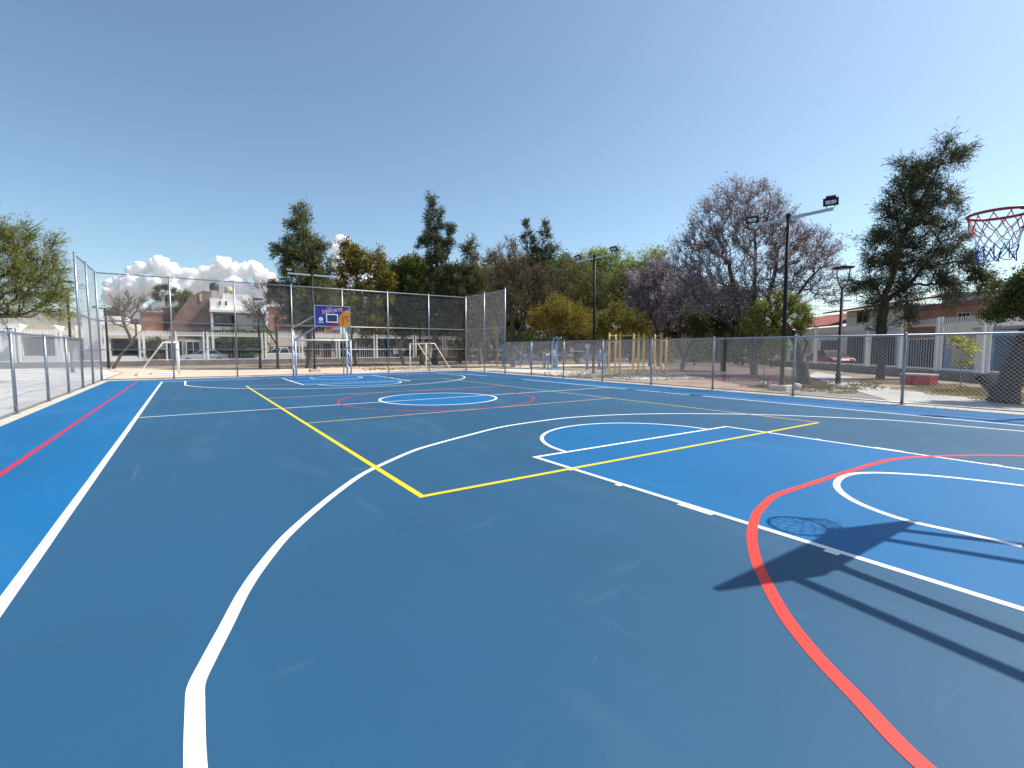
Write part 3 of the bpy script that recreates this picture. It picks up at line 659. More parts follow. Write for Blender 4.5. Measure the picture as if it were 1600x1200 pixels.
def tree(name, label, D, base, trunks, blobs, n, Rb, bark, twig=None, leaf=None, leaf2=None, group="trees of the park", seed=1, bf=0.35, cat="tree", rtip=0.012, shell=2.0, sag=0.0):
    """blobs: crown lumps (px, py, rx, ry[, depth offset m]) as seen in the photo at D metres; each becomes a real ellipsoid"""
    rng = np.random.default_rng(seed)
    b3 = PD(base[0], base[1], D); O = np.array([b3[0], b3[1], ZG])
    t = thing(name, O, label, cat, group)
    fh = np.array([fw[0], fw[1], 0]); fh /= np.linalg.norm(fh)
    E_ = []
    for q in blobs:
        c = PD(q[0], q[1], D)+fh*(q[4] if len(q) > 4 else 0)-O; rx = q[2]*D/F; rz = q[3]*D/F
        E_.append((c, rx, max(0.6*rx, min(rx, 0.9*rz+0.4*rx)), rz))
    wts = np.array([max(e[1]*e[2]*e[3], 0.02)**0.7 for e in E_]); wts /= wts.sum()
    pts = []
    for e, k in zip(E_, np.maximum(3, (wts*n).astype(int))):
        v = rng.normal(size=(k, 3)); v /= np.linalg.norm(v, axis=1, keepdims=True); v *= rng.uniform(0, 1, (k, 1))**(1/shell)*(1+(0.05 if name == 'casuarina_tree' else 0.16)*np.abs(rng.normal(size=(k, 1))))
        pts.append(e[0]+v[:, :1]*rt*e[1]+v[:, 1:2]*fh*e[2]+np.array([0, 0, 1])*v[:, 2:]*e[3])
    pts = np.concatenate(pts); ccen = sum(w_*e[0] for w_, e in zip(wts, E_))
    # trunk polylines
    N = [np.zeros(3)]; par = [-1]; plen = [0.0]
    for tr in trunks:
        prev = 0
        P = [np.zeros(3)]+[PD(q[0], q[1], D)-O+fh*(q[2] if len(q) > 2 else 0) for q in tr]
        for a, b in zip(P[:-1], P[1:]):
            k = max(1, int(np.linalg.norm(b-a)/0.5))
            for j in range(1, k+1):
                x = a+(b-a)*j/k+rng.normal(size=3)*0.03*(0 if j == k else 1)
                N.append(x); par.append(prev); plen.append(plen[prev]+np.linalg.norm(x-N[prev])); prev = len(N)-1
    ntr = len(N); lo = 0.35 if len(trunks) == 1 else 0.2
    # connect crown points, cheapest first
    best = np.full(len(pts), 1e9); bi = np.zeros(len(pts), int); done = np.zeros(len(pts), bool)
    ztop = max(x[2] for x in N[:ntr])
    def upd(i):
        if i < ntr and N[i][2] < lo*ztop: return
        d = np.linalg.norm(pts-N[i], axis=1)
        ang = (N[i][2]-pts[:, 2]); cst = d+bf*plen[i]+0.35*np.maximum(0, ang)
        m_ = (cst < best) & ~done; best[m_] = cst[m_]; bi[m_] = i
    for i in range(ntr): upd(i)
    for _ in range(len(pts)):
        c = np.where(done, 1e9, best); j = int(np.argmin(c)); done[j] = True; pr = int(bi[j])
        a, b = N[pr], pts[j]; dl = np.linalg.norm(b-a)
        k = 2 if dl > 0.5 else 1
        for q in range(1, k+1):
            x = b if q == k else (a+b)/2+rng.normal(size=3)*0.07*dl-np.array([0, 0, sag*dl])
            N.append(x); par.append(pr); plen.append(plen[pr]+np.linalg.norm(x-N[pr])); pr = len(N)-1; upd(pr)
    N = np.array(N); par = np.array(par); cnt = np.zeros(len(N)); has = np.zeros(len(N), bool); has[par[1:]] = True
    cnt[~has] = 1
    for i in range(len(N)-1, 0, -1): cnt[par[i]] += cnt[i]
    cnt = np.maximum(cnt, 1); ex = math.log(Rb/rtip)/math.log(max(cnt[0], 2)); rad = rtip*cnt**ex
    for i in range(1, ntr): rad[i] = max(rad[i], Rb*(0.95-0.9*min(1, plen[i]/max(plen[:ntr]))**0.8)*(1 if len(trunks) == 1 else 0.62))
    ch = np.arange(1, len(N)); pa = par[1:]
    R0 = np.minimum(rad[pa], rad[ch]*1.5); R1 = rad[ch].copy()
    root = pa == 0; R0[root] = rad[ch[root]]*1.35
    big = R1 > 0.035
    if big.any(): edges_mesh("trunk", N[pa[big]], N[ch[big]], R0[big], R1[big], 8, bark, t)
    P0, P1, A0, A1 = [N[pa[~big]]], [N[ch[~big]]], [R0[~big]], [R1[~big]]
    tips = np.arange(ntr, len(N)); tips = tips[rad[tips] < 0.06]
    outd = N[tips]-ccen*np.array([1, 1, 0.75]); outd /= (np.linalg.norm(outd, axis=1, keepdims=True)+1e-9)
    TP, TD, TL = N[tips], outd, np.full(len(tips), 0.1)
    if twig:
        k, ln, r0 = twig[:3]; upb = twig[3] if len(twig) > 3 else 0.35
        idx = rng.integers(0, len(tips), k*len(tips))
        par_dir = N[tips]-N[par[tips]]; par_dir /= (np.linalg.norm(par_dir, axis=1, keepdims=True)+1e-9)
        d = outd[idx]*0.45+par_dir[idx]*0.5+rng.normal(size=(len(idx), 3))*0.45+np.array([0, 0, upb]); d /= np.linalg.norm(d, axis=1, keepdims=True)
        l = ln*rng.uniform(0.45, 1.2, len(idx)); f0 = rng.uniform(0, 1, (len(idx), 1))
        s = N[tips][idx]*(1-f0*0.6)+N[par[tips]][idx]*f0*0.6; e = s+d*l[:, None]
        mid = (s+e)/2+rng.normal(size=s.shape)*0.06*l[:, None]
        P0 += [s, mid]; P1 += [mid, e]; A0 += [np.full(len(s), r0), np.full(len(s), r0*0.8)]; A1 += [np.full(len(s), r0*0.8), np.full(len(s), r0*0.45)]
        TP, TD, TL = s, d, l
    edges_mesh("branches", np.concatenate(P0), np.concatenate(P1), np.concatenate(A0), np.concatenate(A1), 3, M["bark_grey"] if name == "jacaranda_tree" and D != 41.5 else bark, t)
    for lf in (leaf, leaf2):
        if not lf: continue
        k, L, Wd, m = int(lf['n']*(1.45 if D > 38 else 1.0)), lf['l'], lf['w'], lf['m']
        sel = np.arange(len(TP))
        if 'part' in lf:
            keep = lf['part'](TP) if callable(lf['part']) else rng.uniform(size=len(TP)) < lf['part']
            sel = sel[keep]
        if len(sel) == 0: continue
        i = sel[rng.integers(0, len(sel), k)]; f = rng.uniform(0.1, 1.05, (k, 1))
        c = TP[i]+TD[i]*TL[i][:, None]*f+rng.normal(size=(k, 3))*lf.get('sp', 0.12)
        d = TD[i]*lf.get('along', 0.6)+rng.normal(size=(k, 3))*lf.get('rnd', 0.5)+np.array([0, 0, -lf.get('droop', 0.2)])
        leaves_mesh(lf.get('name', "leaves"), c, d, L*rng.uniform(0.6, 1.25, k), Wd*rng.uniform(0.7, 1.2, k), m, t, rng, lf.get('flat', 0))
    return t

def casu(label, D, base, trunks, blobs, n=240, nl=16000, R0=0.22, seed=1, m='lf_cas', l=0.42, w_=0.05, tw=5, **k):
    return tree("casuarina_tree", label, D, base, trunks, blobs, n, R0, M['bark'], (tw, 0.62, 0.011, 0.15),
                dict(n=nl, l=l, w=w_, m=M[m], sp=0.10, along=0.7, rnd=0.38, droop=0.28, name="needles"), seed=seed, **k)

# left of the court
tree("mesquite_tree", "feathery yellow-green mesquite overhanging the pale plaza at the left edge", 23, (-70, 590), [[(-66, 540), (-52, 500), (-30, 470)], [(-50, 520), (-10, 492), (45, 496), (62, 488)]],
     [(-60, 420, 75, 70), (-10, 400, 55, 55), (30, 415, 45, 45), (15, 455, 60, 35), (60, 450, 35, 40), (75, 478, 32, 18), (45, 375, 32, 26), (92, 462, 18, 24), (0, 370, 40, 28)],
     420, 0.24, M['bark'], (7, 0.75, 0.008, -0.05), dict(n=34000, l=0.20, w=0.028, m=M['lf_mesq'], sp=0.07, along=0.9, rnd=0.35, droop=0.18), seed=3, sag=0.03)
tree("bare_tree", "bare leaning tree with a bent pale trunk behind the tall fence corner", 37.5, (177, 575), [[(187, 556), (203, 538), (213, 523), (212, 508)], [(190, 553), (206, 536), (196, 512), (190, 492)]],
     [(195, 485, 32, 22), (215, 490, 26, 25), (180, 475, 20, 14), (230, 478, 18, 14), (205, 465, 22, 10), (172, 500, 16, 14)],
     110, 0.13, M['bark_brown'], (5, 0.6, 0.012, 0.2), dict(n=500, l=0.16, w=0.06, m=M['lf_brown'], sp=0.06), seed=4)
tree("bare_tree", "slender bare tree with pinkish twigs in front of the white car and house", 38, (434, 576), [[(433, 545), (432, 520), (430, 495)], [(433, 540), (422, 522), (414, 508)]],
     [(428, 478, 38, 25), (410, 490, 30, 22), (445, 465, 30, 22), (430, 455, 26, 14), (455, 490, 22, 22), (398, 478, 18, 18)],
     150, 0.12, M['bark_brown'], (6, 0.7, 0.011, 0.3), dict(n=900, l=0.12, w=0.06, m=M['lf_brown'], sp=0.05), seed=5)
casu("broad dark casuarina with tiered branches, the tallest crown left of the far backboard", 38.5, (482, 577), [[(483, 530), (482, 480), (478, 420), (474, 360), (472, 335)]],
     [(473, 335, 12, 18), (470, 362, 22, 24), (462, 400, 28, 26), (492, 392, 20, 26), (485, 430, 34, 26), (448, 425, 18, 12), (443, 455, 24, 14), (505, 425, 14, 20), (478, 470, 36, 24), (500, 462, 28, 22), (428, 462, 14, 8), (470, 500, 34, 18), (495, 495, 24, 20), (452, 380, 10, 10), (440, 395, 10, 9)],
     330, 24000, 0.22, 6, 'lf_cas2', l=0.36, w_=0.06)
tree("acacia_tree", "loose olive-leaved tree with a pale leaning trunk right of the far backboard", 45, (556, 568), [[(553, 545), (549, 525), (553, 500), (557, 450), (558, 410)], [(556, 552), (562, 538), (570, 510), (585, 470)]],
     [(557, 392, 22, 16), (545, 415, 22, 20), (572, 410, 20, 20), (590, 408, 18, 16), (598, 435, 16, 20), (540, 450, 22, 16), (575, 450, 26, 18), (555, 478, 30, 16), (595, 468, 20, 18), (570, 500, 26, 14), (590, 505, 25, 14)],
     230, 0.16, M['bark_brown'], (5, 0.65, 0.011, 0.1), dict(n=11000, l=0.24, w=0.10, m=M['lf_olive'], sp=0.14, part=0.7), dict(n=7000, l=0.24, w=0.10, m=M['lf_dark'], sp=0.14, part=0.7), seed=7)
tree("broadleaf_tree", "dense dark green tree with bright leaves at its upper left, beside the tall cypress", 50, (630, 566), [[(622, 545), (618, 525), (612, 505)], [(624, 540), (634, 515), (645, 480)]],
     [(645, 415, 16, 14), (632, 430, 18, 20), (655, 440, 26, 26), (625, 465, 22, 24), (650, 475, 34, 26), (612, 490, 24, 20), (640, 505, 30, 16), (600, 470, 14, 16)],
     240, 0.2, M['bark_pale'], (4, 0.5, 0.012, 0.1), dict(n=15000, l=0.26, w=0.14, m=M['lf_dark'], sp=0.22), dict(n=6000, l=0.26, w=0.14, m=M['lf_green'], sp=0.22, part=lambda P: P[:, 2] > 8.0), seed=8)
casu("tall narrow casuarina with a pointed top left of the fence's right corner", 47, (679, 568), [[(680, 530), (681, 480), (682, 420), (680, 360), (675, 315), (674, 302)]],
     [(674, 308, 5, 12), (676, 330, 10, 14), (672, 352, 13, 10), (686, 347, 9, 14), (680, 378, 16, 16), (664, 382, 10, 6), (702, 362, 9, 13), (700, 385, 9, 14), (684, 405, 22, 16), (682, 440, 26, 26), (700, 455, 22, 24), (690, 490, 30, 22), (668, 480, 20, 20)],
     270, 17000, 0.30, 9, 'lf_cas', l=0.40, w_=0.07)
tree("brown_tree", "dry brown-green tree with a small spire top behind the tall fence's right wing", 47, (751, 572), [[(750, 540), (752, 510), (748, 470), (738, 420), (734, 390)], [(753, 530), (768, 500), (775, 470)]],
     [(734, 382, 8, 14), (736, 402, 12, 14), (728, 425, 20, 16), (745, 430, 20, 20), (720, 450, 22, 20), (755, 455, 22, 22), (735, 480, 32, 22), (770, 485, 18, 22), (715, 490, 20, 20), (745, 510, 30, 16)],
     270, 0.2, M['bark_brown'], (7, 0.75, 0.014, 0.35), dict(n=6000, l=0.26, w=0.09, m=M['lf_brown'], sp=0.15), dict(n=10000, l=0.3, w=0.08, m=M['lf_cas2'], sp=0.15), seed=10)
tree("bare_tree", "thin bare twiggy tree between the brown spire-topped tree and the dark casuarina pair", 50, (775, 570), [[(775, 530), (774, 480), (776, 430)]],
     [(775, 400, 18, 22), (765, 425, 20, 20), (788, 425, 18, 22), (775, 455, 26, 22), (780, 490, 26, 24)],
     140, 0.14, M['bark_brown'], (9, 1.0, 0.013, 0.6), None, seed=11)
casu("dark casuarina pair with two ragged tops above the brown jacaranda", 55, (830, 570), [[(832, 520), (835, 470), (840, 420), (850, 360)], [(832, 500), (828, 440), (822, 360)]],
     [(822, 352, 6, 8), (824, 370, 10, 14), (832, 390, 12, 14), (851, 350, 6, 10), (852, 368, 9, 14), (852, 390, 14, 14), (840, 410, 24, 16), (868, 388, 6, 10), (842, 435, 30, 20), (845, 470, 30, 22)],
     200, 11000, 0.25, 12, 'lf_cas', l=0.42, w_=0.08)
tree("jacaranda_tree", "bare brown jacaranda with many dark stems right of the tall fence wing", 41.5, (801, 572), [[(796, 545), (785, 520), (770, 490)], [(800, 540), (800, 500), (798, 450)], [(804, 540), (815, 510), (825, 470)], [(803, 545), (825, 520), (845, 500)]],
     [(800, 390, 14, 18), (800, 415, 24, 20), (820, 430, 28, 22), (785, 450, 24, 26), (815, 470, 38, 26), (845, 455, 26, 22), (775, 485, 18, 20), (840, 490, 28, 18), (860, 440, 18, 20)],
     380, 0.32, M['bark'], (8, 0.8, 0.013, 0.5), dict(n=5200, l=0.2, w=0.08, m=M['lf_brown'], sp=0.12), seed=13)
tree("pepper_tree", "pale green rounded tree far behind the floodlight pole", 74, (940, 566), [[(940, 520), (938, 470)]],
     [(940, 408, 30, 16), (918, 418, 22, 18), (962, 418, 22, 18), (905, 440, 26, 20), (945, 440, 40, 24), (978, 440, 16, 20), (930, 475, 40, 22)],
     200, 0.35, M['bark_brown'], (4, 0.9, 0.014, 0.0), dict(n=15000, l=0.42, w=0.14, m=M['lf_pale'], sp=0.35, droop=0.5), seed=14)
tree("pepper_tree", "pale green tree top seen between the two jacarandas", 70, (1010, 566), [[(1010, 520), (1012, 460)]],
     [(1015, 405, 16, 16), (1005, 425, 16, 18), (1030, 415, 18, 18), (1015, 450, 24, 20)],
     90, 0.3, M['bark_brown'], (4, 0.9, 0.014, 0.0), dict(n=6000, l=0.42, w=0.14, m=M['lf_pale'], sp=0.35, droop=0.5), seed=15)
tree("brown_tree", "dry brown twiggy tree behind the olive shrubs and the floodlight pole", 52, (905, 570), [[(904, 530), (900, 490)], [(906, 535), (925, 500), (945, 470)]],
     [(880, 430, 28, 22), (905, 445, 34, 22), (940, 455, 36, 22), (970, 450, 28, 24), (885, 470, 30, 20), (955, 480, 34, 18), (990, 470, 22, 24), (920, 480, 30, 18), (985, 430, 16, 16)],
     300, 0.25, M['bark_brown'], (8, 0.95, 0.014, 0.45), dict(n=5000, l=0.24, w=0.09, m=M['lf_brown'], sp=0.2), dict(n=6000, l=0.24, w=0.09, m=M['lf_green'], sp=0.2, part=0.6), seed=16)
tree("olive_shrub", "low olive-yellow tree with a twisted dark trunk behind the blue gym ladder", 39, (867, 570), [[(866, 545), (868, 522), (878, 508)], [(866, 548), (856, 525), (846, 505)]],
     [(870, 480, 30, 14), (885, 492, 32, 16), (850, 495, 22, 12), (905, 505, 24, 14), (868, 508, 30, 12), (895, 480, 18, 10)],
     190, 0.15, M['bark'], (5, 0.45, 0.011, 0.1), dict(n=9000, l=0.16, w=0.06, m=M['lf_olive'], sp=0.14), seed=17, group="olive shrubs behind the gym")
tree("olive_shrub", "low olive-green tree spreading behind the yellow pull-up bars", 41, (950, 572), [[(951, 545), (952, 520)], [(950, 548), (968, 520), (980, 508)]],
     [(940, 500, 24, 16), (962, 492, 24, 16), (985, 502, 24, 16), (925, 515, 18, 12), (960, 515, 30, 12), (1000, 515, 18, 12)],
     170, 0.15, M['bark'], (5, 0.45, 0.011, 0.1), dict(n=5500, l=0.17, w=0.065, m=M['lf_olive'], sp=0.15), dict(n=3200, l=0.17, w=0.065, m=M['lf_green'], sp=0.15), seed=18, group="olive shrubs behind the gym")
jl = lambda n: dict(n=n, l=0.15, w=0.075, m=M['lf_jac'], sp=0.10, part=0.75, name="blossom")
tree("jacaranda_tree", "smaller violet jacaranda behind the yellow pull-up bars", 43, (1030, 575), [[(1029, 545), (1026, 515), (1020, 485)], [(1031, 545), (1042, 515), (1055, 480)]],
     [(1025, 425, 24, 18), (1000, 445, 24, 20), (1045, 440, 26, 22), (1020, 465, 34, 20), (1055, 470, 26, 22), (1000, 485, 22, 18), (1035, 495, 34, 18)],
     300, 0.24, M['bark'], (7, 0.75, 0.012, 0.35), jl(12000), dict(n=4000, l=0.2, w=0.08, m=M['lf_brown'], sp=0.12), seed=19)
tree("jacaranda_tree", "leaning jacaranda whose trunk bends left behind the chain-link fence, under the biggest crown", 36, (1065, 578), [[(1072, 555), (1085, 530), (1098, 500)], [(1068, 560), (1060, 535), (1062, 505)]],
     [(1075, 450, 26, 22), (1100, 465, 28, 22), (1065, 480, 24, 20), (1090, 495, 34, 16), (1115, 490, 22, 18)],
     200, 0.22, M['bark'], (7, 0.65, 0.011, 0.3), jl(6000), dict(n=5500, l=0.18, w=0.08, m=M['lf_dark'], sp=0.14), seed=20)
tree("jacaranda_tree", "biggest jacaranda, a wide airy crown of violet bloom and rusty pods over dark limbs", 29, (1178, 588), [[(1174, 555), (1166, 520), (1150, 470), (1140, 420)], [(1176, 555), (1176, 500), (1180, 430), (1180, 360)], [(1180, 552), (1200, 515), (1232, 480), (1262, 440)], [(1176, 550), (1150, 515), (1115, 485), (1085, 465)], [(1180, 550), (1192, 500), (1208, 440), (1215, 390)]],
     [(1160, 300, 36, 18), (1130, 330, 38, 24), (1180, 325, 40, 26), (1105, 365, 34, 24), (1150, 370, 44, 28), (1200, 360, 38, 28), (1075, 395, 30, 24), (1110, 410, 42, 26), (1160, 420, 46, 28), (1215, 400, 42, 28), (1250, 375, 32, 22), (1285, 390, 28, 20), (1260, 415, 36, 24), (1295, 420, 18, 18), (1075, 435, 28, 22), (1115, 450, 36, 20), (1180, 455, 46, 20), (1235, 445, 40, 22), (1280, 450, 26, 16), (1225, 345, 22, 16), (1292, 468, 22, 12), (1225, 472, 40, 14), (1150, 478, 50, 14), (1060, 420, 22, 18), (1095, 475, 36, 14), (1310, 440, 14, 14)],
     1150, 0.31, M['bark'], (8, 0.66, 0.0085, 0.3), jl(13000), dict(n=5200, l=0.13, w=0.06, m=M['lf_jacdry'], sp=0.10, part=lambda P: (P[:, 2] > 6.6), name="seed_pods"), seed=21, rtip=0.011, shell=2.4)
tree("evergreen_tree", "low dark evergreen mass under the biggest jacaranda", 34, (1130, 582), [[(1130, 550), (1128, 520)], [(1131, 555), (1145, 525)]],
     [(1100, 495, 28, 14), (1135, 490, 34, 16), (1165, 500, 26, 16), (1115, 512, 32, 12), (1150, 512, 32, 12), (1085, 510, 20, 12)],
     200, 0.2, M['bark'], (4, 0.4, 0.011, 0.05), dict(n=14000, l=0.19, w=0.075, m=M['lf_dark'], sp=0.2), seed=22)
tree("yellow_green_tree", "small yellow-green tree beside the large floodlight pole", 27, (1252, 590), [[(1250, 565), (1245, 540), (1232, 515)], [(1252, 562), (1262, 535), (1240, 505)]],
     [(1195, 482, 18, 8), (1225, 470, 20, 8), (1180, 500, 16, 8), (1212, 496, 22, 9), (1246, 486, 18, 8), (1205, 514, 26, 7), (1245, 508, 18, 7), (1262, 498, 10, 6), (1228, 518, 24, 6), (1172, 514, 14, 6)],
     230, 0.20, M['bark'], (5, 0.4, 0.009, 0.1), dict(n=12500, l=0.14, w=0.045, m=M['lf_mesq'], sp=0.11), seed=23)
casu("large dark casuarina with ragged spreading top before the beige and brick houses", 25.6, (1375, 592), [[(1376, 560), (1374, 520), (1380, 480), (1392, 440), (1408, 380), (1440, 310), (1470, 255)], [(1385, 470), (1415, 450), (1440, 420), (1470, 380)]],
     [(1476, 232, 10, 14), (1485, 250, 20, 12), (1505, 246, 10, 10), (1452, 268, 16, 16), (1405, 256, 7, 8), (1425, 275, 22, 20), (1455, 295, 22, 14), (1410, 305, 20, 18), (1435, 325, 26, 16), (1402, 340, 18, 18), (1428, 352, 24, 16), (1475, 312, 12, 10), (1495, 325, 10, 12), (1380, 330, 10, 8), (1385, 372, 22, 14), (1420, 385, 24, 18), (1462, 352, 12, 10), (1475, 365, 16, 10), (1500, 375, 12, 9), (1366, 378, 10, 10), (1362, 405, 12, 12), (1390, 412, 24, 16), (1435, 418, 26, 16), (1470, 402, 22, 16), (1505, 405, 16, 14), (1520, 425, 18, 14), (1350, 440, 18, 8), (1375, 442, 24, 12), (1415, 450, 26, 14), (1465, 440, 26, 14), (1535, 445, 14, 14), (1372, 470, 14, 18), (1420, 485, 9, 26), (1413, 475, 11, 18), (1483, 462, 12, 22), (1375, 500, 8, 18), (1340, 452, 12, 5)],
     570, 35000, 0.21, 24, 'lf_cas', l=0.33, w_=0.034, tw=5, shell=1.7)
tree("broadleaf_tree", "dark green tree at the right edge on a thick V-shaped leaning trunk", 14.2, (1567, 626), [[(1574, 608), (1584, 578), (1602, 540), (1625, 490)], [(1550, 608), (1528, 590)]],
     [(1600, 438, 26, 12), (1580, 460, 26, 16), (1620, 455, 40, 24), (1570, 482, 24, 10), (1600, 482, 34, 14), (1552, 492, 12, 6), (1650, 440, 45, 40), (1660, 480, 50, 30)],
     260, 0.29, M['bark'], (5, 0.26, 0.006, 0.1), dict(n=15000, l=0.095, w=0.045, m=M['lf_dark'], sp=0.07), dict(n=6000, l=0.095, w=0.045, m=M['lf_green'], sp=0.07, part=0.4), seed=25)
tree("sapling", "young yellow-leaved sapling in front of the white park fence panel at the right", 18, (1501, 608), [[(1501, 580), (1502, 560)]],
     [(1502, 538, 14, 5), (1512, 546, 10, 5), (1495, 535, 8, 4), (1505, 565, 9, 4)],
     26, 0.018, M['bark_pale'], (3, 0.16, 0.004, 0.1), dict(n=420, l=0.13, w=0.075, m=M['lf_bright'], sp=0.07), seed=26, rtip=0.005, cat="sapling")
tree("evergreen_tree", "round green garden tree beside the tall brick gable", 60, (290, 566), [[(290, 520), (290, 490)]],
     [(290, 466, 9, 10), (290, 482, 8, 8)], 40, 0.12, M['bark'], (4, 0.4, 0.012, 0), dict(n=3600, l=0.3, w=0.13, m=M['lf_green'], sp=0.2), seed=27)
tree("garden_shrub", "leafy green garden shrub in front of the white house with the wide window", 51, (395, 566), [[(395, 545)]],
     [(395, 540, 20, 14), (380, 530, 16, 8), (405, 522, 16, 10), (350, 524, 18, 6), (372, 522, 18, 6)], 90, 0.1, M['bark'], (4, 0.5, 0.012, 0.1), dict(n=3800, l=0.24, w=0.11, m=M['lf_green'], sp=0.2), seed=28, cat="shrub")
tree("garden_shrub", "small dark green bush by the white-roofed garage behind the left soccer goal", 44, (238, 573), [[(237, 558), (236, 548)]],
     [(236, 540, 10, 10), (243, 550, 7, 8), (230, 552, 7, 7)], 40, 0.06, M['bark'], (4, 0.35, 0.012, 0.1), dict(n=1800, l=0.2, w=0.08, m=M['lf_dark'], sp=0.12), seed=29, cat="shrub")
# background mass of farther trees behind the park fence so the gaps read as foliage
far = [(606, 464, 60, 'lf_green'), (655, 458, 64, 'lf_green'), (712, 456, 62, 'lf_dark'), (772, 452, 66, 'lf_cas2'), (812, 446, 64, 'lf_green'), (872, 442, 68, 'lf_green'), (900, 464, 62, 'lf_dark'), (985, 462, 64, 'lf_green'), (1040, 480, 60, 'lf_dark'), (1090, 490, 58, 'lf_brown'), (1150, 500, 56, 'lf_dark')]
fl = ["green tree behind the olive-leaved acacia near the far street", "green tree behind the broad dark tree near the far street", "dark tree in the gap right of the tall narrow casuarina", "grey-green tree behind the thin bare twiggy tree", "green tree behind the bare jacaranda stems", "green tree filling the gap right of the dark casuarina pair", "dark tree behind the olive shrub with twisted trunk", "green tree behind the olive-green shrub and yellow bars", "dark tree behind the smaller violet jacaranda", "brown tree behind the leaning jacaranda", "dark tree behind the low evergreen mass"]
for i, (px, py, D, lm) in enumerate(far):
    tree("background_tree", fl[i], D, (px, 566), [[(px, 540), (px+4, 520)]], [(px-24, py, 26, 24), (px+20, py-10, 28, 26), (px, py-28, 24, 18), (px+2, py+30, 40, 28), (px-14, py+58, 30, 18), (px+26, py+56, 26, 18)],
         130, 0.25, M['bark'], (5, 0.9, 0.016, 0.1), dict(n=8000, l=0.40, w=0.16, m=M[lm], sp=0.4), dict(n=4500, l=0.35, w=0.13, m=M['lf_green'], sp=0.4, part=0.5), seed=40+i, group="farther trees near the street")
us = [(735, 545, 52), (775, 540, 53), (815, 540, 50), (850, 545, 49), (900, 540, 50), (935, 545, 50), (985, 540, 50), (1020, 545, 49), (1085, 540, 46), (1130, 545, 45), (1160, 540, 45), (1205, 545, 42)]
ul = ["shaded bush behind the tall fence wing's middle post", "shaded bush behind the yellow air walker", "shaded bush behind the bare jacaranda's stems", "shaded bush behind the curved gym ladder", "shaded bush behind the turning discs", "shaded bush behind the middle floodlight pole", "shaded bush behind the large yellow bar cluster", "shaded bush behind the small yellow bar set", "shaded bush behind the leaning jacaranda's trunk", "shaded bush left of the biggest jacaranda's trunk", "shaded bush just behind the biggest jacaranda's trunk", "shaded bush between the biggest jacaranda and yellow-green tree"]
for i, (px, py, D) in enumerate(us):
    tree("background_shrub", ul[i], D, (px, 566), [[(px, 555)]], [(px-14, py+4, 16, 13), (px+10, py-4, 18, 16), (px+2, py-12, 14, 10), (px+22, py+8, 12, 10)],
         60, 0.07, M['bark'], (4, 0.5, 0.012, 0.2), dict(n=2600, l=0.24, w=0.11, m=M[('lf_dark', 'lf_brown', 'lf_green')[i % 3]], sp=0.2), seed=60+i, group="shaded shrubs behind the gym", cat="shrub")
# palm
pb = PD(265, 566, 72); t = thing("palm_tree", (pb[0], pb[1], ZG), "fan palm rising over the low brick roof far left", "palm tree", "trees of the park")
hp = PD(265, 462, 72)[2]-ZG
MB().tube([(0, 0, 0), (0.1, 0, hp*0.5), (0, 0, hp)], [0.25, 0.2, 0.18], 8).build("trunk", M['bark_brown'], t, True)
rng = np.random.default_rng(8); C, Dv = [], []
for k in range(46):
    a = rng.uniform(0, 2*math.pi); e = rng.uniform(-0.7, 1.2); d = np.array([math.cos(a)*math.cos(e), math.sin(a)*math.cos(e), math.sin(e)])
    hub = np.array([0, 0, hp])+d*0.9
    for j in range(12):
        C.append(hub); Dv.append(d+rng.normal(size=3)*0.33-np.array([0, 0, 0.15]))
leaves_mesh("fronds", np.array(C), np.array(Dv), np.full(len(C), 1.15), np.full(len(C), 0.10), M['lf_dark'], t, rng)

# ---------------------------------------------------------------- ground cover
def scatter(name, polys, n, l, wd, m, zlo, flat, seed, label, upv):
    rng = np.random.default_rng(seed); C = []
    for (c, rx, ry), k in zip(polys, n):
        a = rng.uniform(0, 2*math.pi, k); r = np.sqrt(rng.uniform(0, 1, k))*(1+0.25*np.sin(a*3+seed))
        ctr = G(*c); C.append(np.stack([ctr[0]+rx*r*np.cos(a), ctr[1]+ry*r*np.sin(a), np.full(k, ZG+zlo)], 1))
    C = np.concatenate(C); Dv = rng.normal(size=C.shape); Dv[:, 2] = np.abs(Dv[:, 2])*upv
    o = leaves_mesh(name, C, Dv, l*rng.uniform(0.5, 1.3, len(C)), wd*rng.uniform(0.6, 1.2, len(C)), m, None, rng, flat)
    return tag(o, label, "ground cover", kind="stuff")
scatter("fallen_petals", [((1130, 590), 2.5, 3.0), ((1180, 588), 2.6, 2.2), ((1070, 583), 3.0, 3.5), ((1230, 590), 2.2, 2.2)], [1500, 900, 1500, 500], 0.055, 0.04, M['petal'], 0.022, 1.0, 31, "violet and reddish fallen petals on the soil under the jacarandas", 0.12)
scatter("dry_grass", [((1530, 612), 2.6, 1.1), ((1470, 606), 2.2, 1.2), ((1590, 622), 1.4, 1.0), ((1350, 594), 1.8, 0.8), ((1325, 606), 0.5, 0.4), ((1420, 598), 1.5, 1.0), ((1320, 612), 0.9, 0.35), ((1405, 634), 0.10, 1.6), ((1180, 615), 0.10, 2.6), ((985, 598), 0.10, 3.0)], [5200, 3400, 1800, 1500, 600, 1500, 500, 260, 420, 420], 0.11, 0.014, M['grass'], 0.0, 0.0, 32, "short dry yellow-green grass on the soil by the red bench", 1.4)
scatter("leaf_litter", [((1420, 634), 0.12, 2.6), ((1100, 612), 0.12, 6.0), ((700, 573), 9, 3.0), ((560, 572), 8, 2.0), ((900, 584), 5, 3), ((1300, 600), 3, 2), ((1000, 586), 4, 3), ((1240, 604), 2, 1.5)], [260, 420, 2600, 1800, 1600, 1300, 1300, 900], 0.09, 0.06, M['lf_brown'], 0.02, 1.0, 33, "dry brown leaf litter on the sandy soil below the trees", 0.1)

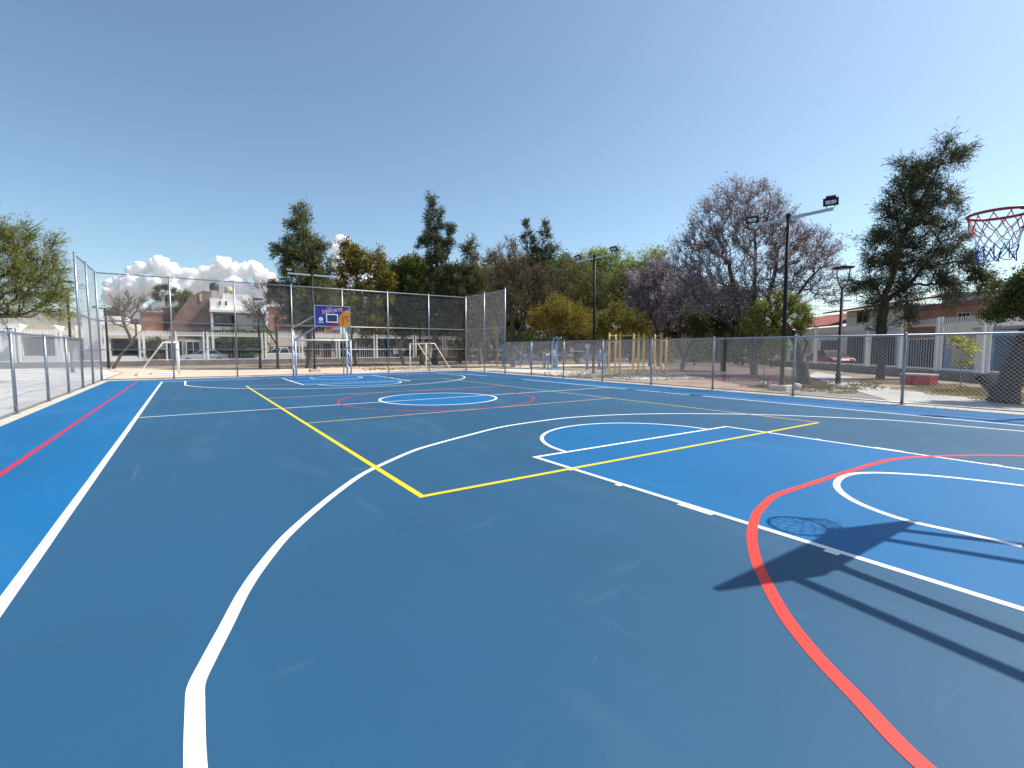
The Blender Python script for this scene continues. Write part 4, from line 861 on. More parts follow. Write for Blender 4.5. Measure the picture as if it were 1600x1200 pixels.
# ---------------------------------------------------------------- park fence (white steel panels on a low wall)
RF = np.array([26.95, -4.01, 0.0]); RD = np.array([-0.652, -0.758, 0.0]); RN = np.array([0.758, -0.652, 0.0])
ZB, ZR0, ZR1, ZT = 0.46, 0.54, 2.80, 3.16
def park_fence(O, u, xs, label, wall_x0, wall_x1):
    """local x along the fence; xs = double-post places"""
    t = thing("park_fence", (O[0], O[1], ZG), label, "fence", "white fences round the park", math.atan2(u[1], u[0]))
    MB().box((wall_x0, -0.1, -0.1), (wall_x1, 0.1, ZB)).build("base_wall", M['wall_base'], t)
    for x in xs:
        for s in (-1, 1): MB().box((x+s*0.13-0.055, -0.05, ZB), (x+s*0.13+0.055, 0.05, ZT+0.06)).build("post", M['white_steel'], t)
    for a, b in zip(xs[:-1], xs[1:]):
        a, b = a+0.18, b-0.18; m = MB()
        m.box((a, -0.03, ZR0-.02), (b, 0.03, ZR0+0.055)); m.box((a, -0.03, ZR1), (b, 0.03, ZR1+0.075))
        m.box((a, -0.025, ZR0+.055), (a+0.07, 0.025, ZR1)); m.box((b-0.07, -0.025, ZR0+.055), (b, 0.025, ZR1))
        k = max(2, int((b-a)/0.135))
        for i in range(k):
            x = a+(b-a)*(i+0.5)/k
            m.box((x-0.033, -0.034, ZR1-0.04), (x+0.033, -0.026, ZT))
        m.build("panel", M['white_steel'], t)
    return t
def loc_on(O, u, px, py):
    n = np.array([-u[1], u[0], 0]); P = PP(px, py, O, n); return np.dot(P-np.array(O, float), u), P[2]
FO, FU = np.array([0, 41.0, 0]), np.array([1.0, 0, 0])
fx = sorted(loc_on(FO, FU, q, 550)[0] for q in (-70, -25, 27, 93, 162, 222, 273, 322, 413, 470, 528, 587, 648, 694, 742, 790, 838, 885))
fx += [fx[-1]+3.4*i for i in range(1, 7)]
park_fence(FO, FU, fx, "long white park fence on a low wall before the far street and cars", fx[0]-0.5, fx[-1]+0.5)
rx = sorted(loc_on(RF, RD, q, 550)[0] for q in (1205, 1232, 1274, 1356, 1409, 1466, 1540, 1640))
rx = [rx[0]-3.2*i for i in range(9, 0, -1)]+rx
park_fence(RF, RD, rx, "white park fence with tall pickets behind the red bench and the large dark casuarina", rx[0]-0.5, rx[-1]+6)

# ---------------------------------------------------------------- houses
class House:
    def __init__(s, label, O, u, name="house", cat="house"):
        s.O = np.array(O, float); s.u = np.array(u, float)
        s.t = thing(name, (s.O[0], s.O[1], ZG), label, cat, "houses along the streets", math.atan2(u[1], u[0]))
    def q(s, px, py): x, z = loc_on(s.O, s.u, px, py); return x, z-ZG
    def rect(s, p):
        x0 = s.q(p[0], 545)[0]; x1 = s.q(p[2], 545)[0]; zt = s.q((p[0]+p[2])/2, p[1])[1]
        zb = -0.1 if p[3] is None else s.q((p[0]+p[2])/2, p[3])[1]
        return x0, x1, zb, zt
    def box(s, name, m, p, y0, y1, parent=None):
        x0, x1, zb, zt = s.rect(p)
        return MB().box((x0, y0, zb), (x1, y1, zt)).build(name, M[m], parent or s.t)
    def opening(s, name, m, p, y, frame='white_steel', bars=0, fw_=0.07):
        """a recessed-looking unit: pane with a frame standing proud of the wall"""
        x0, x1, zb, zt = s.rect(p); zb = max(zb, 0.02)
        o = MB().box((x0, y-0.02, zb), (x1, y+0.01, zt)).build(name, M[m], s.t)
        f = MB(); w_ = fw_
        f.box((x0-w_, y-0.08, zb-w_), (x0, y+0.01, zt+w_)); f.box((x1, y-0.08, zb-w_), (x1+w_, y+0.01, zt+w_))
        f.box((x0, y-0.08, zt), (x1, y+0.01, zt+w_)); f.box((x0, y-0.08, zb-w_), (x1, y+0.01, zb))
        for i in range(bars):
            x = x0+(x1-x0)*(i+1)/(bars+1); f.box((x-0.02, y-0.05, zb), (x+0.02, y-0.022, zt))
        f.build("frame", M[frame], o); return o
    def poly(s, name, m, P, y0, y1):
        return MB().extr([(s.q(*p)[0], y0, s.q(*p)[1]) for p in P], (0, y1-y0, 0)).build(name, M[m], s.t)
U = (1, 0, 0); HY = (0, 52.0, 0)
h = House("low white house with a cream hipped canopy over its garage, left of the court", HY, U)
h.box("wall", 'grey_wall', (-110, 480, 112, None), 7, 13); h.box("wall", 'white_wall', (-110, 503, 26, None), 1.5, 6.9)
h.opening("window", 'glass', (4, 512, 20, 524), 1.48, bars=2); h.opening("gate", 'dark', (-40, 527, -8, 566), 1.48)
h.box("wall", 'white_wall', (28, 526, 36, None), 0, 6.8); h.box("wall", 'white_wall', (88, 526, 97, None), 0, 6.8)
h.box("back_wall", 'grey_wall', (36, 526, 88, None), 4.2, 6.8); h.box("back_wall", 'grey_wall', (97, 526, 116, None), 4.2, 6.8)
h.box("lintel", 'cream', (26, 520.5, 120, 527), -0.15, 6.9); h.opening("garage_door", 'dark', (42, 534, 82, 566), 4.18, 'grey_wall', 6)
h.poly("canopy", 'cream', [(29, 520), (44, 507), (83, 507), (95, 520)], 0.2, 5.5); h.poly("canopy", 'cream', [(97, 520), (101, 508), (116, 508), (119, 520)], 0.2, 5.5)
h.box("low_wall", 'white_wall', (36, 556, 88, None), -0.2, 0.0)
h = House("white house with a wide dark arched garage and a black box on its roof", HY, U)
h.box("wall", 'white_wall', (120, 503, 214, None), 4, 11); h.box("wall", 'white_wall', (160, 527, 173, None), 0, 3.9); h.box("wall", 'white_wall', (219, 527, 262, None), 0, 3.9)
h.box("lintel", 'cream', (158, 524, 264, 529), -0.15, 3.95)
h.poly("canopy", 'cream', [(150, 523.5), (161, 508), (198, 507), (228, 523.5)], 0.1, 3.6)
h.poly("garage_opening", 'dark', [(175, 566), (175, 538), (179, 533), (187, 531), (205, 531), (214, 533), (218, 538), (218, 566)], 2.2, 2.4)
h.box("low_wall", 'white_wall', (172, 556, 233, None), -0.4, -0.2); h.opening("window", 'beige', (240, 533, 258, 543), -0.03, 'dark', 2); h.opening("gate", 'dark', (240, 547, 258, 566), -0.03, 'brick_dark', 3)
h.box("roof_shed", 'tank_black', (153, 478, 187, 491), 6, 8.5); h.box("roof_shed", 'tank_black', (199, 495, 213, 503), 5, 6.5)
h.box("wall", 'white_wall', (150, 490, 196, 504), 5, 9)
h = House("low brown brick house with a terracotta parapet behind the left soccer goal", (0, 54, 0), U)
h.box("wall", 'brick', (216, 485, 254, None), 5.5, 12); h.box("wall", 'brick', (254, 475, 300, None), 6.5, 13); h.box("wall", 'cream', (225, 515, 275, None), 4, 5.4)
h.box("cornice", 'brick_dark', (215, 483, 254.5, 486), 5.4, 12.1); h.box("cornice", 'beige', (254.6, 473, 301, 476), 6.4, 13.1)
h = House("tall white and brick house with a wide shaded upper window, tanks on its roof", HY, U)
h.poly("gable_wall", 'brick_dark', [(258, 570), (258, 522), (276, 490), (297, 462), (318, 452.5), (331, 455), (331, 570)], 1.0, 9)
h.box("wall", 'beige', (318, 459, 352, 480), 4, 9); h.box("chimney", 'beige', (316, 458, 320, 470), 0.9, 1.6)
h.box("wall", 'white_wall', (331.5, 466, 352, 488), 0.2, 9.2); h.box("wall", 'white_wall', (352, 459, 397, 488), 0.6, 9.2); h.box("wall", 'white_wall', (397, 467, 419, 488), 0.2, 9.2)
h.box("roof_slab", 'white_wall', (330, 485.5, 420.5, 489), -0.6, 9.4); h.box("wall", 'white_wall', (331.5, 489, 335, None), -0.4, 9); h.box("wall", 'white_wall', (416, 489, 420, None), -0.4, 9)
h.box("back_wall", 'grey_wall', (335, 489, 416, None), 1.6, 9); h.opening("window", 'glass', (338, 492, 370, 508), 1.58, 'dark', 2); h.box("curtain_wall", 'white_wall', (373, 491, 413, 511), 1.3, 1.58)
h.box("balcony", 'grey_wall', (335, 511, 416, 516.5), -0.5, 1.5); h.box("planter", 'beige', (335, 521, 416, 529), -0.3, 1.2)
h.opening("small_window", 'glass', (346, 470, 348.5, 477), 0.18, 'white_wall', 0, 0.02); h.opening("small_window", 'glass', (355, 470, 358.5, 477), 0.58, 'white_wall', 0, 0.02)
h.opening("garage_door", 'dark', (338, 534, 366, 566), 1.58, 'grey_wall', 7); h.opening("garage_door", 'dark', (373, 534, 412, 566), 1.25 if False else 1.58, 'grey_wall', 9)
h.box("door_wall", 'grey_wall', (258, 530, 331, None), 0.2, 0.9); h.opening("doorway", 'dark', (292, 534, 312, 566), 0.18, 'white_steel', 1); h.opening("window", 'glass', (318, 535, 328, 552), 0.18, 'white_steel', 1); h.opening("gate", 'dark', (262, 533, 284, 566), 0.18, 'grey_steel', 5)
def tank(px, py, Dd, r, hh, m, label):
    b = PD(px, py, Dd); t = thing("water_tank", b, label, "water tank", "rooftop water tanks")
    MB().lathe([(r*0.96, 0), (r, hh*0.1), (r, hh*0.72), (r*0.8, hh*0.9), (r*0.35, hh)], (0, 0, 0), 20).build("tank", M[m], t, True)
    MB().lathe([(r*0.3, hh*0.99), (r*0.3, hh*1.06), (0.02, hh*1.08)], (0, 0, 0), 14).build("lid", M[m], t, True)
    s = MB()
    for i in (-1, 1):
        for j in (-1, 1): s.box((i*r*0.7-0.04, j*r*0.7-0.04, -0.5), (i*r*0.7+0.04, j*r*0.7+0.04, 0))
    s.box((-r, -r, -0.06), (r, r, 0)); s.build("stand", M['wall_base'], t)
tank(335, 453, 60, 0.52, 0.85, 'tank_black', "black water tank on the brick gable house roof")
tank(357, 455.5, 60, 0.42, 0.62, 'tank_beige', "small beige water tank beside the black one on the white house roof")
h = House("orange brick two-storey house with a cream ground floor behind the parked white pickup", HY, U)
h.box("wall", 'brick', (421, 482, 486, 526), 1.0, 9); h.box("floor_band", 'cream', (420.5, 526, 488, 541), 0.2, 9); h.box("wall", 'beige', (421, 541, 486, None), 0.9, 9)
h.opening("window", 'glass', (445, 498, 464, 506), 0.98, 'cream', 3); h.box("sill", 'cream', (442, 508, 467, 509.5), 0.7, 1.0); h.box("balcony_rail", 'grey_steel', (421, 518, 486, 525.5), 0.3, 0.4)
h.opening("window", 'brick_dark', (440, 545, 452, 560), 0.88, 'cream', 4); h.opening("window", 'brick_dark', (460, 545, 474, 560), 0.88, 'cream', 4); h.box("cornice", 'brick_dark', (419.5, 479.5, 487.5, 482.5), 0.8, 9.2)
h = House("beige house with barred windows and a brick upper floor behind the far basketball goal", HY, U)
h.box("wall", 'beige', (488, 530, 562, None), 1, 9); h.box("wall", 'brick_dark', (488, 500, 540, 530), 2.5, 9); h.box("lintel", 'cream', (487, 526.5, 563, 530.5), 0.6, 9.1); h.box("balcony_rail", 'white_steel', (488, 521, 562, 526.4), 0.7, 0.76)
h.opening("doorway", 'dark', (508, 537, 520, 566), 0.98, 'beige', 3); h.opening("window", 'glass', (492, 538, 502, 556), 0.98, 'cream', 2); h.opening("garage_door", 'dark', (530, 537, 557, 566), 0.98, 'grey_wall', 6); h.opening("window", 'glass', (500, 507, 515, 518), 2.48, 'cream', 2)
h = House("grey house with two wide dark garages behind the leaning acacia trunk", HY, U)
h.box("wall", 'grey_wall', (564, 525, 640, None), 1, 9); h.box("upper_wall", 'grey_wall', (570, 498, 640, 525), 3, 9); h.box("parapet", 'white_wall', (563, 520, 641, 524.5), 0.8, 2.9)
h.opening("garage_door", 'dark', (566, 532, 586, 566), 0.98, 'white_wall', 5); h.opening("garage_door", 'dark', (594, 532, 618, 566), 0.98, 'white_wall', 5); h.opening("window", 'glass', (590, 505, 606, 517), 2.98, 'cream', 2)
h = House("cream house with a pale upper wall behind the right soccer goal", HY, U)
h.box("wall", 'beige', (642, 530, 742, None), 1, 9); h.box("upper_wall", 'cream', (650, 505, 735, 530), 2.5, 9); h.box("lintel", 'cream', (641, 527, 743, 531), 0.7, 9.1)
h.opening("garage_door", 'dark', (684, 535, 699, 566), 0.98, 'white_wall', 4); h.opening("garage_door", 'dark', (704, 537, 726, 566), 0.98, 'beige', 6); h.opening("window", 'glass', (655, 537, 672, 556), 0.98, 'white_wall', 3); h.opening("window", 'glass', (700, 510, 712, 522), 2.48, 'white_wall', 2)
h = House("long pale house glimpsed through the trunks behind the gym machines", (0, 60, 0), U)
h.box("wall", 'cream', (744, 520, 1000, None), 1, 9); h.box("cornice", 'white_wall', (743, 517.5, 1001, 520.5), 0.8, 9.1)
for a, b in ((752, 765), (780, 795), (820, 842), (870, 890), (915, 940), (960, 985)): h.opening("window", 'glass', (a, 534, b, 554), 0.98, 'white_wall', 2)
# right-hand street
PR = RF+RN*8.5
h = House("white house with a red tiled roof between the yellow-green tree and the street lamp", PR, RD)
h.box("wall", 'white_wall', (1215, 514, 1319, None), 0, 9)
def tile_roof(hs, pxa, pxb, py_e, py_r, y0, y1):
    xa, ze = hs.q(pxa, py_e); xb = hs.q(pxb, py_e)[0]; _, zr = hs.q((pxa+pxb)/2, py_r)
    ze = hs.q((pxa+pxb)/2, py_e)[1]; zr = ze+(zr-ze)*1.35
    MB().extr([(xa, y0, ze), (xa, y1, zr), (xa, y1, zr-0.12), (xa, y0, ze-0.14)], (xb-xa, 0, 0)).build("roof", M['rtile'], hs.t)
tile_roof(h, 1205, 1322, 511, 494, -0.6, 5); h.opening("window", 'glass', (1250, 530, 1268, 552), -0.02, 'white_steel', 2); h.opening("gate", 'dark', (1284, 532, 1312, 570), -0.02, 'grey_steel', 6)
h = House("beige two-storey house with a red eave and one square window behind the street lamp", PR, RD)
h.box("wall", 'white_wall', (1320, 481, 1409, None), 0, 8); h.opening("window", 'glass', (1338, 487, 1355, 504), -0.02, 'beige', 1, 0.09)
tile_roof(h, 1300, 1412, 481, 470, -0.9, 4.5); h.opening("gate", 'dark', (1325, 525, 1350, 575), -0.02, 'grey_steel', 6); h.opening("gate", 'dark', (1362, 525, 1400, 577), -0.02, 'grey_steel', 9)
h = House("long red brick house with a beige attic block behind the casuarina trunk", PR, RD)
h.box("wall", 'brick', (1410, 478, 1565, None), 0.3, 8); h.box("parapet", 'brick_dark', (1409, 471, 1566, 478.5), 0.2, 8.1); h.box("attic", 'beige', (1440, 460, 1476, 476), 1.2, 6)
h.opening("gate", 'dark', (1415, 530, 1455, 578), 0.28, 'white_steel', 9); h.opening("window", 'glass', (1488, 490, 1506, 502), 0.28, 'beige', 2)
h = House("white and blue walled shopfront with a beige panel behind the sapling", RF+RN*5.5, RD)
h.box("wall", 'white_wall', (1468, 505, 1541, 523), 0, 2.8); h.box("wall", 'blue_wall', (1476, 523, 1541, None), 0, 2.8); h.box("panel", 'beige', (1489, 531, 1530, 569), -0.05, 0)
h.opening("gate", 'dark', (1469, 528, 1475.5, 580), 0.4, 'grey_steel', 1); h.box("wall", 'blue_wall', (1541.2, 528, 1552, None), 0.05, 2.7)
m = MB()
x0, x1, zb, zt = h.rect((1495, 540, 1526, 560)); r3 = random.Random(3)
for k in range(5): m.box((x0+(x1-x0)*k/5, -0.058, zt-0.18-0.02*(k % 2)), (x0+(x1-x0)*(k+0.7)/5, -0.05, zt-0.06))
m.build("panel_strip", M['dark'], h.t)
h = House("open grey carport with a dark back wall at the far right behind the park fence", RF+RN*5.5, RD, "carport", "carport")
h.box("roof_slab", 'grey_wall', (1553, 507, 1760, 512), -1.2, 3); h.box("back_wall", 'wall_base', (1553, 512, 1760, None), 2.6, 3); h.box("pillar", 'white_wall', (1554, 512, 1562, None), -1.0, -0.6); h.box("pillar", 'white_wall', (1640, 512, 1648, None), -1.0, -0.6)
for px, lab in ((1523, "blue domed water tank, left one of the pair on the brick parapet"), (1549, "blue domed water tank, right one of the pair on the brick parapet")):
    b = PD(px, 474, 30.5); tank(px, 480, 35, 0.56, 0.78, 'tank_blue', lab)
# pole and overhead wires behind the right-hand houses
b = PD(1310, 560, 46); t = thing("utility_pole", (b[0], b[1], ZG), "thin rust-coloured utility pole rising between the red roofs", "utility pole")
MB().tube([(0, 0, 0), (0, 0, PD(1310, 462, 46)[2])], [0.12, 0.10], 8).build("pole", M['brick_dark'], t, True); zt = PD(1310, 470, 46)[2]
MB().bar((-0.9*RD[1], 0.9*RD[0], zt), (0.9*RD[1], -0.9*RD[0], zt), 0.1).build("crossarm", M['brick_dark'], t)
for k, (pl, pr_) in enumerate((((1180, 475), (1700, 465)), ((1180, 482), (1700, 474)), ((1180, 470), (1700, 452)))):
    a, c = PD(*pl, 50), PD(*pr_, 33); P = [a+(c-a)*i/16-np.array([0, 0, 0.9*(1-(2*i/16-1)**2)]) for i in range(17)]
    tag(MB().tube(P, 0.016, 5).build("overhead_wire", M['black_steel'], None, True), ["overhead wire, middle of the three strands over the right-hand roofs", "overhead wire, lowest of the three strands over the right-hand roofs", "overhead wire, highest of the three strands over the right-hand roofs"][k], "wire", "overhead wires")

# ---------------------------------------------------------------- parked cars
def car(kind, x, y, rz, paint, label):
    t = thing("parked_car" if kind == 'sedan' else "pickup_truck", (x, y, ZG+0.01), label, "car", "parked cars", rz)
    if kind == 'sedan':
        low = [(-2.18, .36), (-2.24, .70), (-2.12, .96), (-1.5, 1.02), (1.02, .98), (1.9, .84), (2.2, .66), (2.22, .36)]
        cab0 = [(-1.62, .99), (1.12, .95)]; cab1 = [(-0.98, 1.42), (0.22, 1.44)]; wh = (-1.32, 1.36); hw = 0.86
    else:
        low = [(-2.62, .50), (-2.66, 1.06), (-0.92, 1.08), (-0.9, 1.06), (1.0, 1.06), (2.3, 1.0), (2.58, .82), (2.6, .42)]
        cab0 = [(-0.98, 1.05), (1.22, 1.04)]; cab1 = [(-0.82, 1.70), (0.42, 1.72)]; wh = (-1.55, 1.62); hw = 0.90
    MB().extr([(px, -hw, z) for px, z in low], (0, 2*hw, 0)).build("body", M[paint], t, True if False else False, bevel=0.05)
    def side(y_): return
    c = MB(); w0, w1 = hw-0.05, hw-0.24
    vs = [(cab0[0][0], -w0, cab0[0][1]), (cab0[1][0], -w0, cab0[1][1]), (cab1[1][0], -w1, cab1[1][1]), (cab1[0][0], -w1, cab1[0][1])]
    vs += [(a, -b_, z) for a, b_, z in vs]
    c.add(vs, [(0, 1, 2, 3), (7, 6, 5, 4), (0, 3, 7, 4), (1, 5, 6, 2), (3, 2, 6, 7), (0, 4, 5, 1)]); c.build("cabin", M[paint], t, bevel=0.03)
    V = [np.array(v) for v in vs]
    def pane(q, off):
        ctr = sum(q)/4; q = [ctr+(p-ctr)*np.array([0.88, 0.92, 0.80])+off for p in q]; m_ = MB(); m_.add(q, [(0, 1, 2, 3)])
        m_.extr(q, -off*1.5); return m_
    for s in (0, 4):
        sg = -1 if s == 0 else 1; q = [V[s], V[s+1], V[s+2], V[s+3]]; off = np.array([0, sg*0.012, 0.006])
        md = 0.5
        a = [q[0], q[0]+(q[1]-q[0])*md, q[3]+(q[2]-q[3])*md, q[3]]; b2 = [q[0]+(q[1]-q[0])*md, q[1], q[2], q[3]+(q[2]-q[3])*md]
        for qq in (a, b2): pane(qq, off).build("side_window", M['glass'], t)
    pane([V[1], V[5], V[6], V[2]], np.array([0.012, 0, 0.012])).build("windscreen", M['glass'], t)
    pane([V[0], V[4], V[7], V[3]], np.array([-0.012, 0, 0.012])).build("rear_window", M['glass'], t)
    for xw in wh:
        for s in (-1, 1):
            r = 0.33 if kind == 'sedan' else 0.38; yo = s*(hw-0.09)
            w_ = MB(); w_.tube([(xw, yo-s*0.1, r), (xw, yo+s*0.11, r)], r, 20); wo_ = w_.build("wheel", M['rubber'], t)
            MB().tube([(xw, yo+s*0.08, r), (xw, yo+s*0.125, r)], r*0.62, 14).build("rim", M['grey_steel'], wo_)
    for s in (-1, 1):
        e = low[-2]; MB().box((e[0]-0.16, s*(hw-0.30)-0.16, e[1]-0.02), (e[0]+0.02, s*(hw-0.30)+0.22*(1 if s > 0 else 1)-0.06, e[1]+0.10)).build("headlight", M['lens'], t)
        b_ = low[1]; MB().box((b_[0]-0.03, s*(hw-0.14)-0.1, b_[1]-0.04-(0.2 if kind != 'sedan' else 0)), (b_[0]+0.16, s*(hw-0.14)+0.145 if s > 0 else s*(hw-0.14)+0.1, b_[1]+0.16-(0.2 if kind != 'sedan' else 0))).build("tail_light", M['tail'], t)
    if kind != 'sedan':
        MB().box((-2.5, -hw+0.1, 1.062), (-1.05, hw-0.1, 1.075)).build("bed_floor", M['dark'], t)
    MB().box((low[0][0]-0.03, -0.8, 0.40), (low[0][0]+0.1, 0.8, 0.55)).build("rear_bumper", M['grey_steel'], t)
def at_Y(px, Y): return PY(px, 555, Y)[0]
car('sedan', at_Y(318, 45.8), 45.8, math.pi, 'car_silver', "silver sedan parked on the far street behind the left soccer goal")
car('pickup', at_Y(436, 45.8), 45.8, math.pi, 'car_white', "white pickup truck parked left of the far basketball goal")
car('sedan', at_Y(640, 45.8), 45.8, math.pi, 'car_blue', "dark blue sedan in the shade behind the white soccer goal on the right")
rc = RF+RN*3.0+RD*loc_on(RF+RN*3.0, RD, 1297, 560)[0]
car('sedan', rc[0], rc[1], math.atan2(RD[1], RD[0]), 'car_red', "maroon sedan parked behind the right-hand park fence beside the street lamp")

# ---------------------------------------------------------------- soccer goals
def soccer(x, y, rz, label, wd=3.0, hh=1.98, dep=2.0, lip=0.7):
    """local: mouth in the plane x=0 along +y, net side towards -x"""
    t = thing("soccer_goal", (x, y, ZG), label, "soccer goal", "portable soccer goals", rz); r = 0.045
    for yy in (0, wd): MB().tube([(0, yy, 0), (0, yy, hh)], r, 10).build("post", M['white_steel'], t, True)
    MB().tube([(0, -r, hh), (0, wd+r, hh)], r, 10).build("crossbar", M['white_steel'], t, True)
    MB().tube([(-lip, 0, hh), (-lip, wd, hh)], 0.03, 8).build("crossbar", M['white_steel'], t, True)
    for yy in (0, wd): MB().tube([(0, yy, hh), (-lip, yy, hh), (-dep, yy, 0.04), (0, yy, 0.04)], 0.04, 8).build("side_frame", M['white_steel'], t, True)
    MB().tube([(-dep, 0, 0.04), (-dep, wd, 0.04)], 0.04, 8).build("ground_bar", M['white_steel'], t, True)
soccer(-6.9, 21.4, R(2), "white soccer goal standing on the sand left of the far basketball goal")
a = G(668, 577); b = PD(643, 571, 40.5)
soccer(a[0]-0.1, a[1]+3.1, R(180), "white soccer goal standing on the dirt right of the far basketball goal", 3.1)

# ---------------------------------------------------------------- outdoor gym
def gym(name, label, px, py, rz, build_fn, cat="exercise machine"):
    b = G(px, py, ZG); t = thing(name, (b[0], b[1], ZG), label, cat, "outdoor gym equipment", rz); build_fn(t); return t
def tb(t, name, m, pts, r=0.04): return MB().tube(pts, r, 10).build(name, M[m], t, True)
def ladder(t):
    for s in (-1, 1):
        tb(t, "rail", 'sky_steel', [(s*0.32, 0, 0), (s*0.32, 0, 1.9), (s*0.32, -0.05, 2.15), (s*0.32, -0.18, 2.33), (s*0.32, -0.42, 2.42)], 0.055)
        tb(t, "post", 'blue_steel', [(s*0.62, 0.15, 0), (s*0.62, 0.15, 1.15)], 0.06)
        tb(t, "arm", 'blue_steel', [(s*0.32, 0, 1.2), (s*0.62, 0.15, 1.1), (s*0.62, -0.35, 1.1)], 0.035)
    for z in (0.45, 0.85, 1.25, 1.6): tb(t, "rung", 'sky_steel', [(-0.32, 0, z), (0.32, 0, z)], 0.03)
    MB().box((-0.3, 0.02, 1.0), (0.3, 0.1, 1.5)).build("back_pad", M['grey_steel'], t, bevel=0.02); MB().box((-0.6, -0.3, 0), (0.6, 0.3, 0.05)).build("base_plate", M['sky_steel'], t)
gym("climbing_ladder", "light blue gym ladder with two curved tops and side arms", 866, 578, R(20), ladder)
def seatm(t):
    tb(t, "post", 'blue_steel', [(0, 0, 0), (0, 0, 2.05)], 0.07); tb(t, "post", 'blue_steel', [(1.15, 0.1, 0), (1.15, 0.1, 1.15)], 0.07)
    tb(t, "arm", 'sky_steel', [(0, 0, 1.0), (0.5, 0, 0.95), (0.75, 0, 0.55)], 0.035); MB().box((0.72, -0.2, 0.5), (1.2, 0.2, 0.57)).build("seat", M['blue_steel'], t, bevel=0.02)
    MB().box((1.05, -0.2, 0.6), (1.12, 0.2, 1.15)).build("backrest", M['blue_steel'], t, bevel=0.02); tb(t, "handle", 'blue_steel', [(0, -0.3, 1.55), (0, 0.3, 1.55)], 0.025); tb(t, "footrest", 'grey_steel', [(0.3, -0.25, 0.3), (0.3, 0.25, 0.3)], 0.025); tb(t, "brace", 'sky_steel', [(0, 0, 0.12), (1.15, 0.1, 0.12)], 0.035)
gym("seated_press", "blue gym seat machine with one tall post, left of the curved ladder", 829, 576, R(-34), seatm)
def lowm(t):
    for x in (0, 0.75): tb(t, "post", 'blue_steel', [(x, 0, 0), (x, 0, 0.72 if x == 0 else 1.35)], 0.06)
    tb(t, "beam", 'blue_steel', [(0, 0, 0.25), (0.75, 0, 0.25)], 0.05); MB().box((-0.1, -0.25, 0.7), (0.3, 0.25, 0.77)).build("seat", M['sky_steel'], t, bevel=0.02)
    tb(t, "lever", 'grey_steel', [(0.75, 0, 1.2), (0.5, 0, 1.6), (0.1, 0, 1.75), (0.1, 0.35, 1.75)], 0.025); tb(t, "pedal", 'grey_steel', [(0.45, -0.2, 0.35), (0.45, 0.2, 0.35)], 0.03)
gym("leg_press", "low blue gym leg press with grey lever, beside the tall fence wing", 799, 574, R(-34), lowm)
def tallp(t):
    tb(t, "post", 'blue_steel', [(0, 0, 0), (0, 0, 1.95)], 0.075)
    for s in (-1, 1): tb(t, "handle", 'yellow_steel', [(0.0, 0, 1.3), (-0.35, s*0.25, 1.5), (-0.6, s*0.25, 1.45)], 0.03); 
    for s in (-1, 1): tb(t, "swing_leg", 'yellow_steel', [(-0.35, s*0.2, 1.5), (-0.55, s*0.2, 0.6), (-0.85, s*0.2, 0.35)], 0.04)
    tb(t, "stay", 'yellow_steel', [(-0.55, 0, 0), (-0.5, 0, 0.95), (0, 0, 1.1)], 0.05)
    for s in (-1, 1): MB().box((-1.05, s*0.2-0.08, 0.30), (-0.65, s*0.2+0.08, 0.35)).build("foot_plate", M['yellow_steel'], t)
gym("air_walker", "yellow gym walker on a tall blue post seen through the tall fence wing", 786, 573, R(-30), tallp)
def disc(t):
    for x, z in ((0, 1.75), (0.95, 1.5)): tb(t, "post", 'blue_steel', [(x, 0, 0), (x, 0, z)], 0.10)
    tb(t, "bar", 'grey_steel', [(-1.35, 0, 1.42), (0, 0, 1.36)], 0.03)
    for x, z in ((0.0, 1.75), (-0.45, 0.62)):
        MB().tube([(x, -0.13, z+0.05), (x, -0.20, z+0.05)], 0.19, 20).build("disc", M['grey_steel'], t, False, bevel=0.0); tb(t, "disc_handle", 'white_steel', [(x+0.15, -0.2, z+0.05), (x+0.15, -0.32, z+0.05)], 0.02)
    tb(t, "stay", 'grey_steel', [(0, 0, 1.3), (-0.45, -0.1, 0.62)], 0.03); tb(t, "brace", 'blue_steel', [(0, 0, 0.15), (0.95, 0, 0.15)], 0.04)
gym("turning_discs", "blue two-post gym machine with pale turning discs beside the floodlight pole", 917, 577, R(-34), disc)
def lowb(t):
    tb(t, "post", 'sky_steel', [(0, 0, 0), (0, 0, 0.95)], 0.06); MB().box((-0.35, -0.2, 0.5), (0.0, 0.2, 0.57)).build("seat", M['sky_steel'], t, bevel=0.02); MB().box((-0.05, -0.2, 0.62), (0.02, 0.2, 1.1)).build("backrest", M['sky_steel'], t, bevel=0.02); tb(t, "foot_bar", 'grey_steel', [(-0.5, -0.25, 0.2), (-0.5, 0.25, 0.2)], 0.03); tb(t, "beam", 'sky_steel', [(-0.6, 0, 0.08), (0.2, 0, 0.08)], 0.04)
gym("gym_chair", "light blue gym chair between the ladder and the seat machine", 850, 575, R(-34), lowb)
gym("gym_chair", "light blue gym chair just left of the yellow pull-up bars", 945, 578, R(-34), lowb)
def bars(posts, links, name, label):
    Q = [(G(px, py, ZG), pt) for px, py, pt in posts]; o = Q[0][0]
    t = thing(name, (o[0], o[1], ZG), label, "exercise bars", "outdoor gym equipment")
    hs = []
    for q, pt in Q:
        D = np.dot(q-CAM, fw); z = CAM[2]+(544.3-pt)/F*D-ZG; hs.append(z); d = q-o
        tb(t, "post", 'yellow_steel', [(d[0], d[1], 0), (d[0], d[1], z)], 0.062)
        MB().lathe([(0.065, 0), (0.065, 0.03), (0.03, 0.05)], (d[0], d[1], z-0.005), 12).build("cap", M['orange_steel'], t, True)
    for i, j, dz in links:
        a, b = Q[i][0]-o, Q[j][0]-o; z = min(hs[i], hs[j])-dz
        tb(t, "pull_bar", 'grey_steel', [(a[0], a[1], z), (b[0], b[1], z)], 0.024)
